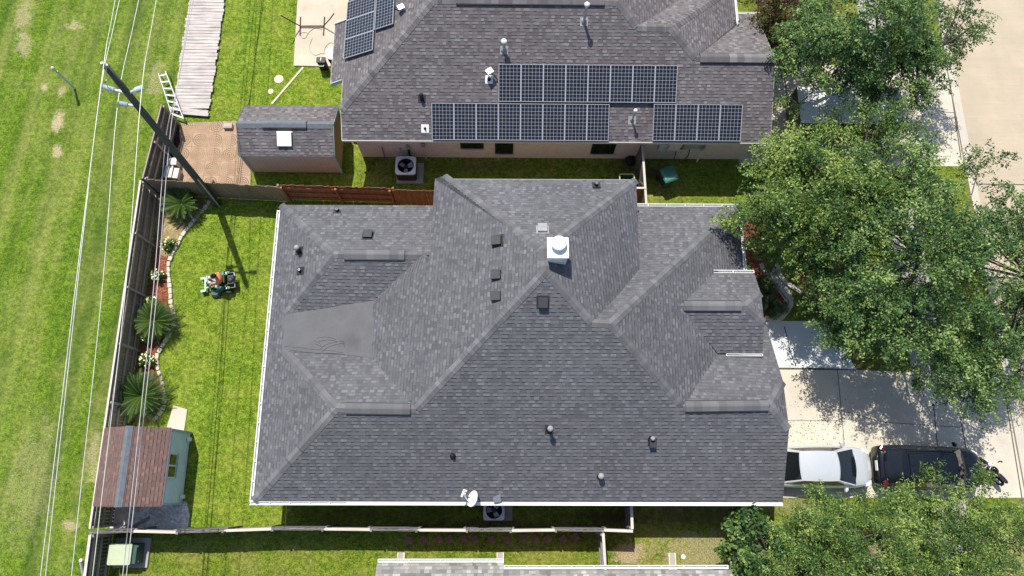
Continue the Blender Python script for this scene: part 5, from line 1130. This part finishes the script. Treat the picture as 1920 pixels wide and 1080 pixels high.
prt('seat', M['black'], lambda m: [m.box((-.26, 0, .60), (.42, .48, .12)), m.box((-.50, 0, .78), (.12, .48, .36))], bevel=.04)
prt('engine', M['dark'], lambda m: [m.box((-.76, 0, .5), (.34, .52, .34)), m.lathe([(.15, .66), (.16, .72), (.1, .77), (.01, .78)], (-.76, .02, 0), 18), m.tube([(-.9, -.22, .5), (-.94, .22, .5)], .06, 10)], bevel=.03)
prt('rear_frame', M['galv'], lambda m: [m.tube([(-.62, -.42, .55), (-.92, -.42, .52), (-.95, .42, .52), (-.62, .42, .55)], .025, 8), m.tube([(-.6, -.44, .6), (-.6, -.44, 1.0)], .022, 8), m.tube([(-.6, .44, .6), (-.6, .44, 1.0)], .022, 8)], True)
mw.scale = (.84,)*3
# rider: one continuous skinned body, clothes and hair as shells
def skin(name, nodes, edges, mat, parent, root=0, sub=2):
    me = bpy.data.meshes.new(name); me.from_pydata([n[:3] for n in nodes], edges, []); me.materials.append(mat)
    o = bpy.data.objects.new(name, me); COL.objects.link(o); o.parent = parent
    k = o.modifiers.new('skin', 'SKIN'); k.use_smooth_shade = True
    for i, n in enumerate(nodes):
        s_ = me.skin_vertices[0].data[i]; r_ = n[3]; s_.radius = r_ if isinstance(r_, tuple) else (r_, r_); s_.use_root = (i == root)
    b = o.modifiers.new('sub', 'SUBSURF'); b.levels = sub; b.render_levels = sub; return o
pr = thing('person', 'person in an orange shirt and dark cap seated on the riding mower', 'person', (q.x, q.y, MZ), RZ, local=True)
pr.scale = (.9,)*3
nd_ = [(-.28, 0, .72, (.16, .13)), (-.30, 0, .88, (.155, .12)), (-.29, 0, 1.05, (.17, .115)), (-.26, 0, 1.19, (.13, .09)), (-.24, 0, 1.27, .055), (-.225, 0, 1.34, .06), (-.215, 0, 1.42, (.085, .1)), (-.21, 0, 1.5, (.075, .09))]
ed_ = [(0, 1), (1, 2), (2, 3), (3, 4), (4, 5), (5, 6), (6, 7)]
def add(n_, frm): nd_.append(n_); ed_.append((frm, len(nd_)-1)); return len(nd_)-1
for sg in (-1, 1):
    i = add((-.27, sg*.19, 1.17, .062), 3); i = add((-.20, sg*.27, .98, .046), i); i = add((.02, sg*.24, .93, .036), i); i = add((.10, sg*.22, .96, (.034, .022)), i); pm = i
    for f, (dy, ln) in enumerate(((-.03, .07), (-.01, .08), (.012, .075), (.033, .06))):
        j = add((.145, sg*.22+dy, .975, .0095), pm); j = add((.145+ln*.5, sg*.22+dy, .99, .009), j); add((.145+ln*.75, sg*.22+dy, .965, .008), j)
    j = add((.10, sg*.22-sg*.04, .945, .012), pm); add((.145, sg*.22-sg*.055, .935, .009), j)
    i = add((-.18, sg*.12, .70, .095), 0); i = add((.16, sg*.17, .74, .072), i); i = add((.30, sg*.19, .60, .055), i); i = add((.34, sg*.19, .46, .045), i); add((.46, sg*.2, .44, (.045, .035)), i)
skin('body', nd_, ed_, M['skin'], pr)
skin('shirt', [(-.28, 0, .74, (.195, .16)), (-.31, 0, .90, (.20, .155)), (-.30, 0, 1.06, (.215, .15)), (-.265, 0, 1.19, (.17, .12)), (-.255, 0, 1.235, .075), (-.27, .21, 1.165, .092), (-.215, .27, 1.01, .078), (-.27, -.21, 1.165, .092), (-.215, -.27, 1.01, .078)], [(0, 1), (1, 2), (2, 3), (3, 4), (3, 5), (5, 6), (3, 7), (7, 8)], M['orange'], pr)
skin('trousers', [(-.28, 0, .70, (.18, .14)), (-.17, .12, .70, .108), (.16, .17, .745, .085), (.30, .19, .60, .068), (.335, .19, .50, .06), (-.17, -.12, .70, .108), (.16, -.17, .745, .085), (.30, -.19, .60, .068), (.335, -.19, .50, .06)], [(0, 1), (1, 2), (2, 3), (3, 4), (0, 5), (5, 6), (6, 7), (7, 8)], M['trouser'], pr)
for sg in (-1, 1): skin('boot', [(.335, sg*.19, .50, .055), (.345, sg*.19, .455, .056), (.48, sg*.2, .445, (.05, .042))], [(0, 1), (1, 2)], M['boot'], pr)
m = MB(); m.ring([[(-.215+r_*1.12*math.cos(a*PI/10), r_*.95*math.sin(a*PI/10), z) for a in range(20)] for r_, z in ((.108, 1.45), (.115, 1.50), (.105, 1.56), (.07, 1.605), (.01, 1.62))]); cp = m.build('cap', M['cap'], pr, smooth=True)
m = MB(); m.prism([(-.215+.10+.095*math.cos(a), .092*math.sin(a)) for a in [k*PI/8-PI/2 for k in range(9)]], 1.455, 1.467); m.build('brim', M['cap'], cp)
m = MB()
for sg in (-1, 1): m.lathe([(.004, -.012), (.013, 0), (.004, .012)], (-.128, sg*.035, 1.425), 8); 
m.build('eyes', M['black'], pr); m = MB(); m.ring([[(-.135, y, 1.405) for y in (-.012, .012)]+[(-.135, 0, 1.43)], [(-.10, y*.6, 1.39) for y in (-.012, .012)]+[(-.118, 0, 1.405)]]); m.build('nose', M['skin'], pr)
m = MB(); m.box((-.125, 0, 1.365), (.012, .05, .012)); m.build('mouth', M['mulch'], pr)
for sg in (-1, 1): m = MB(); m.lathe([(.008, -.03), (.02, 0), (.008, .03)], (-.215, sg*.095, 1.41), 8); m.build('ear', M['skin'], pr)

# ================================================================== VEGETATION
def leafmesh(name, C, size, mat, parent, upb=.8, seed=1, asp=.5, tone=None, out=None):
    r = np.random.default_rng(seed); n = len(C); org = np.array(orgof(parent)) if parent else np.zeros(3)
    N_ = r.normal(size=(n, 3)); N_[:, 2] = np.abs(N_[:, 2])*.6+upb
    if out is not None: N_ += out*.6
    N_ /= np.linalg.norm(N_, axis=1, keepdims=True)
    T = r.normal(size=(n, 3)); T -= N_*np.sum(T*N_, axis=1, keepdims=True); T /= np.linalg.norm(T, axis=1, keepdims=True)
    B = np.cross(N_, T); s = size*r.uniform(.65, 1.35, (n, 1)); P = C-org
    V = np.stack([P-T*s, P+B*s*asp-T*s*.1, P+T*s, P-B*s*asp-T*s*.1], 1).reshape(-1, 3)
    me = bpy.data.meshes.new(name); me.vertices.add(4*n); me.loops.add(4*n); me.polygons.add(n)
    me.vertices.foreach_set('co', V.astype(np.float32).ravel()); me.loops.foreach_set('vertex_index', np.arange(4*n, dtype=np.int32))
    me.polygons.foreach_set('loop_start', np.arange(0, 4*n, 4, dtype=np.int32)); me.polygons.foreach_set('loop_total', np.full(n, 4, np.int32))
    l = me.uv_layers.new(name='UVMap'); t = np.clip(r.normal(.5, .2, n)+(0 if tone is None else tone), .01, .99)
    l.data.foreach_set('uv', np.stack([np.repeat(t, 4), np.tile([0, .5, 1, .5], n)], 1).astype(np.float32).ravel())
    me.materials.append(mat); me.update(); me.validate()
    o = bpy.data.objects.new(name, me); COL.objects.link(o); o.parent = parent
    return o
def tree(label, base, ells, mat, seed, nb=None, leaf=.057, per=1380, zlo=2.6, hole=.18, cat='tree', name='oak_tree', trunk=.2, spr=(.38, .75), twigs=60, asp=.5, flat=.55):
    """ells: (px, py, rx_px, ry_px, ztop, share): dome shaped masses of foliage seen in the photo."""
    r = np.random.default_rng(seed); base = at(*base); t = thing(name, label, cat, base)
    cen = []; tips = []
    for (px, py, rx, ry, zt, nb_) in ells:
        c = at(px, py, zt*.8); sx = (at(px+rx, py, zt*.8)-c).length; sy = (at(px, py+ry, zt*.8)-c).length
        ph = r.uniform(0, 6.28, 4); am = r.uniform(.05, .16, 4); got = 0; tries = 0
        while got < nb_ and tries < nb_*12:
            tries += 1
            a = r.uniform(0, 6.283); rho = math.sqrt(r.uniform(0, 1)); lim = 1+sum(am[k]*math.sin((k+2)*a+ph[k]) for k in range(4))
            rho_ = rho*lim*.93; dome = math.sqrt(max(0, 1-(rho*.97)**2)); x = c.x+sx*rho_*math.cos(a); y = c.y+sy*rho_*math.sin(a)
            hn = .6*math.sin(x*1.9+ph[0])*math.sin(y*2.1+ph[1])+.55*math.sin(x*.9-y*1.3+ph[2])*math.sin(y*1.0+x*.6+ph[3])
            if hn > 1-hole*2 and rho > .25: continue
            depth = r.uniform(0, 1)**1.6; z = zlo+(zt-zlo)*(dome*(1-.55*depth))+.35*hn+r.uniform(-.2, .2)
            cen.append((x, y, max(z, zlo*.7), r.uniform(*spr)*(1 if rho < .85 else .75), rho)); got += 1
    cen = np.array(cen); L = []; O = []; T = []
    cx_, cy_ = cen[:, 0].mean(), cen[:, 1].mean()
    for (x, y, z, s, rho) in cen:
        o_ = np.array([x-cx_, y-cy_, 0.]); o_ /= np.linalg.norm(o_)+1e-6; ns = 5; bt = r.normal(0, .22)
        for _ in range(ns):
            d = o_*(.25+.9*rho)+r.normal(size=3)*np.array([.75, .75, .3])+np.array([0, 0, .12]); d /= np.linalg.norm(d)
            n_ = int(per*r.uniform(.6, 1.3)/ns/6); ln = s*r.uniform(.9, 1.9); u = r.uniform(0, 1, (n_, 1))**.8
            q = np.array([x, y, z])+r.normal(size=3)*s*.3*np.array([1, 1, .5])+d*ln*u+r.normal(size=(n_, 3))*np.array([.11, .11, .05])*(1.25-.6*u); q[:, 2] -= (ln*u[:, 0])**2*.12
            L.append(q); O.append(np.repeat(d[None], n_, 0)); T.append(np.full(n_, np.clip(bt+r.normal(0, .15), -.45, .45)))
    L = np.concatenate(L); O = np.concatenate(O); T = np.concatenate(T)
    leafmesh('crown', L, leaf, mat, t, .75, seed, asp, T, O)
    # trunk, limbs and twigs
    m = MB(); top = Vector((float(cen[:, 0].mean()), float(cen[:, 1].mean()), float(cen[:, 2].max())*.55)); b0 = Vector(base)
    fork = b0+(top-b0)*.45; fork.z = max(1.5, zlo*.7)
    m.tube([b0+Vector((0, 0, -.02)), b0+Vector((.02, .01, .5)), fork], [trunk*1.35, trunk, trunk*.8], 12); m.build('trunk', M['bark'], t, smooth=True)
    m = MB(); idx = r.choice(len(cen), min(twigs, len(cen)), replace=False); nl = 7; ang = np.sort(r.uniform(0, 6.28, nl)); limb = []
    ext = max(1., float(np.std(cen[:, 0])*1.0))
    for a in ang:
        e_ = fork+Vector((math.cos(a)*ext*.9, math.sin(a)*ext*.7, (top.z-fork.z)*r.uniform(.6, 1.2)+.4)); mid = fork+(e_-fork)*.5+Vector((0, 0, .25)); m.tube([fork, mid, e_], [trunk*.55, trunk*.38, trunk*.18], 7); limb += [mid, e_]
    for i in idx:
        q = Vector(cen[i, :3]); s_ = min(limb, key=lambda v: (v-q).length); mid = (q+s_)/2+Vector((r.uniform(-.15, .15), r.uniform(-.15, .15), -.1)); m.tube([s_, mid, q, q+(q-mid)*.25], [.05, .033, .018, .008], 5)
    m.build('branches', M['bark'], t, smooth=True)
    return t, cen
T1, _ = tree('broad oak crown at the top right between the neighbouring house and the street', (1650, 150), [(1640, 45, 165, 105, 7.5, 190), (1575, 95, 80, 68, 6.5, 46), (1700, 115, 100, 58, 6.2, 44), (1780, 25, 65, 36, 6.3, 18), (1800, 75, 28, 24, 6, 7)], M['oak'], 21, hole=.22, trunk=.22)
T2, _ = tree('yellow green oak crown beside the neighbouring driveway, its tips over the green lawn', (1560, 470), [(1560, 372, 150, 105, 7.2, 120), (1478, 300, 75, 46, 6.2, 32), (1505, 400, 72, 58, 6.2, 32), (1660, 255, 105, 38, 6.2, 30), (1530, 470, 60, 30, 5.2, 13), (1575, 235, 30, 14, 5.2, 4)], M['oak2'], 22, hole=.2, trunk=.2)
T3, _ = tree('largest dark green oak crown over the walkway and driveway end', (1690, 600), [(1745, 465, 175, 145, 8, 170), (1690, 330, 110, 75, 7, 58), (1640, 560, 90, 65, 6.2, 42), (1720, 630, 95, 45, 6.2, 32), (1805, 680, 70, 46, 6.0, 24), (1830, 740, 60, 26, 5.2, 10), (1840, 312, 28, 22, 6, 6), (1570, 604, 28, 12, 3.6, 4)], M['oak'], 23, hole=.24, trunk=.28)
T4, _ = tree('dark oak crown filling the right edge beside the street', (1905, 560), [(1940, 500, 110, 150, 7.4, 90), (1900, 410, 70, 60, 6.4, 22), (1910, 620, 80, 90, 6.6, 35)], M['oak'], 24, hole=.24, trunk=.2)
T5, _ = tree('bright feathery green tree at the bottom right partly covering the black car', (1700, 1080), [(1690, 1030, 225, 90, 6.2, 150), (1720, 960, 115, 38, 5.0, 32), (1570, 988, 90, 38, 4.8, 26), (1830, 1000, 80, 62, 5.2, 30), (1885, 985, 45, 40, 4.6, 12), (1832, 915, 20, 28, 4.2, 5), (1700, 1080, 260, 70, 6, 80), (1752, 908, 14, 16, 4.2, 3), (1545, 940, 12, 18, 3.8, 3)], M['oak2'], 25, hole=.17, leaf=.054, per=1350, trunk=.18, spr=(.3, .62), asp=.34, name='feathery_tree')
T6, _ = tree('small glossy leaved tree beside the end of the bottom roof', (1440, 1075), [(1440, 1040, 58, 62, 3.6, 34), (1415, 985, 22, 20, 3.2, 6), (1480, 1075, 70, 40, 3.6, 26)], M['gloss'], 26, hole=.05, leaf=.085, per=800, zlo=1.0, trunk=.08, spr=(.25, .45), name='glossy_tree', asp=.55)
T7, _ = tree('bronze tinged low tree in the shade beside the top right roof corner', (1460, 20), [(1460, 10, 60, 55, 4.6, 28), (1440, 60, 40, 40, 3.2, 12), (1500, -20, 60, 40, 5, 18)], M['autumn'], 27, hole=.2, leaf=.07, per=700, zlo=1.2, trunk=.08, name='bronze_tree')
# dead twig clumps caught in two crowns
for (px, py, z, rr, host, n) in ((1635, 1047, 5.2, .42, T5, 260),):
    q = at(px, py, z); m = MB(); r_ = random.Random(5)
    for k in range(n):
        a = r_.uniform(0, 6.28); d = r_.uniform(.1, 1)*rr; s_ = q+Vector((math.cos(a)*d*.6, math.sin(a)*d, r_.uniform(0, .3))); m.tube([s_, s_+Vector((r_.uniform(-.12, .12), r_.uniform(-.16, .16), r_.uniform(0, .12)))], [.012, .005], 4)
    m.build('dead_twigs', M['twig'], host)
# low green shrubs in the front bed
def shrub(name, label, px, py, z, rad, n, mat, seed, flowers=0, leaf=.06, group=None):
    b = at(px, py, z); b.z = 0; t = thing(name, label, 'shrub', b, group=group); r = np.random.default_rng(seed)
    d = r.normal(size=(n, 3)); d[:, 2] = np.abs(d[:, 2]); d /= np.linalg.norm(d, axis=1, keepdims=True); k = r.uniform(.3, 1, (n, 1))**.5
    lob = 1+.3*np.sin(3*np.arctan2(d[:, 1:2], d[:, :1])+seed); C = np.array([b.x, b.y, z*.35])+d*k*lob*np.array([rad, rad, z*.75]); leafmesh('foliage', C, leaf, mat, t, .6, seed, .5, None, d)
    if flowers:
        for _ in range(flowers):
            a = r.uniform(0, 6.28); q = rad*math.sqrt(r.uniform(0, 1))*1.0; c = Vector((b.x+q*math.cos(a), b.y+q*math.sin(a), z*(1.12-.35*(q/rad)**2))); s_ = r.uniform(.035, .06); m = MB()
            m.poly([c+Vector(((s_ if j % 2 else s_*.55)*math.cos(j*.6283), (s_ if j % 2 else s_*.55)*math.sin(j*.6283), r.uniform(-.008, .012))) for j in range(10)]); m.build('flower', M['petal'], t)
    m = MB(); m.tube([b, b+Vector((.02, 0, z*.5))], .02, 6); m.build('stem', M['bark'], t); return t
for k, (px, py, rd, fl, lb) in enumerate(((311, 456, .34, 14, 'flowering shrub with dark leaves and few blooms below the top palm'), (292, 514, .30, 20, 'small cream flowering shrub in the red mulch between the two upper palms'), (281, 566, .32, 16, 'cream flowering shrub touching the middle palm from above'), (272, 674, .36, 26, 'cream flowering shrub between the middle and lower palms'), (264, 711, .27, 14, 'cream flowering shrub just above the lowest palm'), (271, 634, .18, 9, 'tiny cream flowering shrub at the lower left of the middle palm'))):
    shrub('flowering_shrub', lb, px, py, .5, rd, 420, M['shrubleaf'], 50+k, fl)
for k, (px, py, rd, z, lb) in enumerate(((1436, 560, .45, .5, 'low grey green plant in the mulch next to the porch roof edge'), (1462, 575, .5, .5, 'low dark shrub at the curved corner of the red mulch bed'), (1441, 530, .55, .6, 'rounded dark shrub between the porch roof and the gravel path'), (1402, 505, .4, .5, 'low shrub beside the gutter corner in the red mulch'), (1500, 100, .5, .6, 'dark low shrub by the small stone ring'))):
    shrub('low_shrub', lb, px, py, z, rd, 700, M['gloss'] if k % 2 else M['oak'], 70+k)
# sago palms
def sago(label, px, py, rad, seed, n=66):
    c = at(px, py, .7); base = Vector((c.x, c.y, 0)); t = thing('sago_palm', label, 'palm', base, seed*.7, local=True); r = random.Random(seed)
    m = MB(); m.lathe([(.16, 0), (.19, .25), (.14, .5), (.02, .58)], (0, 0, 0), 14); m.build('trunk', M['bark'], t)
    m = MB()
    for k in range(n):
        a = k*2.39996+r.uniform(-.1, .1); f = k/n; el = .25+1.05*(1-f)**1.2; Lr = rad*(1.08-.3*(1-f))*r.uniform(.88, 1.08); prev = None; pts = []
        for j in range(15):
            s_ = j/14; rr_ = Lr*(s_*math.cos(el*(1-.55*s_))); z = .5+Lr*(math.sin(el)*s_*1.05-.55*s_*s_*(.4+f)); pts.append(Vector((rr_*math.cos(a), rr_*math.sin(a), max(.08, z))))
        sd = Vector((-math.sin(a), math.cos(a), 0)); tone = r.uniform(.2, .85)
        for j in range(2, 14):
            s_ = j/14; wl = rad*.24*math.sin(PI*min(1, s_*.9+.12))**.6; d = (pts[j+1]-pts[j])
            for h_ in (0, .5):
                p = pts[j]+d*h_
                for sg in (-1, 1):
                    tip = p+sd*sg*wl*.75+d.normalized()*wl*.62+Vector((0, 0, -.03+.03*r.random())); hw = d.normalized()*.012
                    m.poly([p-hw, p+hw, tip], [(tone, 0), (tone, 0), (min(1, tone+.12), 1)])
        for j in range(14):
            w_ = sd*.012; m.poly([pts[j]-w_, pts[j+1]-w_, pts[j+1]+w_, pts[j]+w_], [(.9, 0)]*4)
    m.build('fronds', M['sago'], t); return t
sago('topmost sago palm in the fence corner at the utility pole', 338, 381, 1.05, 1); sago('middle sago palm beside the bend of the cream stone edging', 289, 601, 1.12, 2); sago('lowest sago palm next to the pale blue shed', 263, 742, 1.3, 3, 74)

# dry leaf litter on the driveway
r_ = np.random.default_rng(9); C = []
for (px, py, sx, sy, n) in ((1540, 800, .9, .5, 150), (1500, 820, .8, .3, 80), (1585, 770, 1.2, .6, 50), (1700, 745, 1.6, .5, 50), (1850, 650, .5, 2., 50)):
    q = at(px, py); C.append(np.array([q.x, q.y, .022])+r_.normal(size=(n, 3))*np.array([sx, sy, .003]))
C = np.concatenate(C); C = C[(C[:, 0] > 11.3) & (C[:, 1] > -.3)]
lt = leafmesh('leaf_litter', C, .026, M['autumn'], None, 3., 4, .5); kind(lt, 'stuff'); tag(lt, 'fallen leaves scattered over the driveway under the oaks', 'leaf litter')
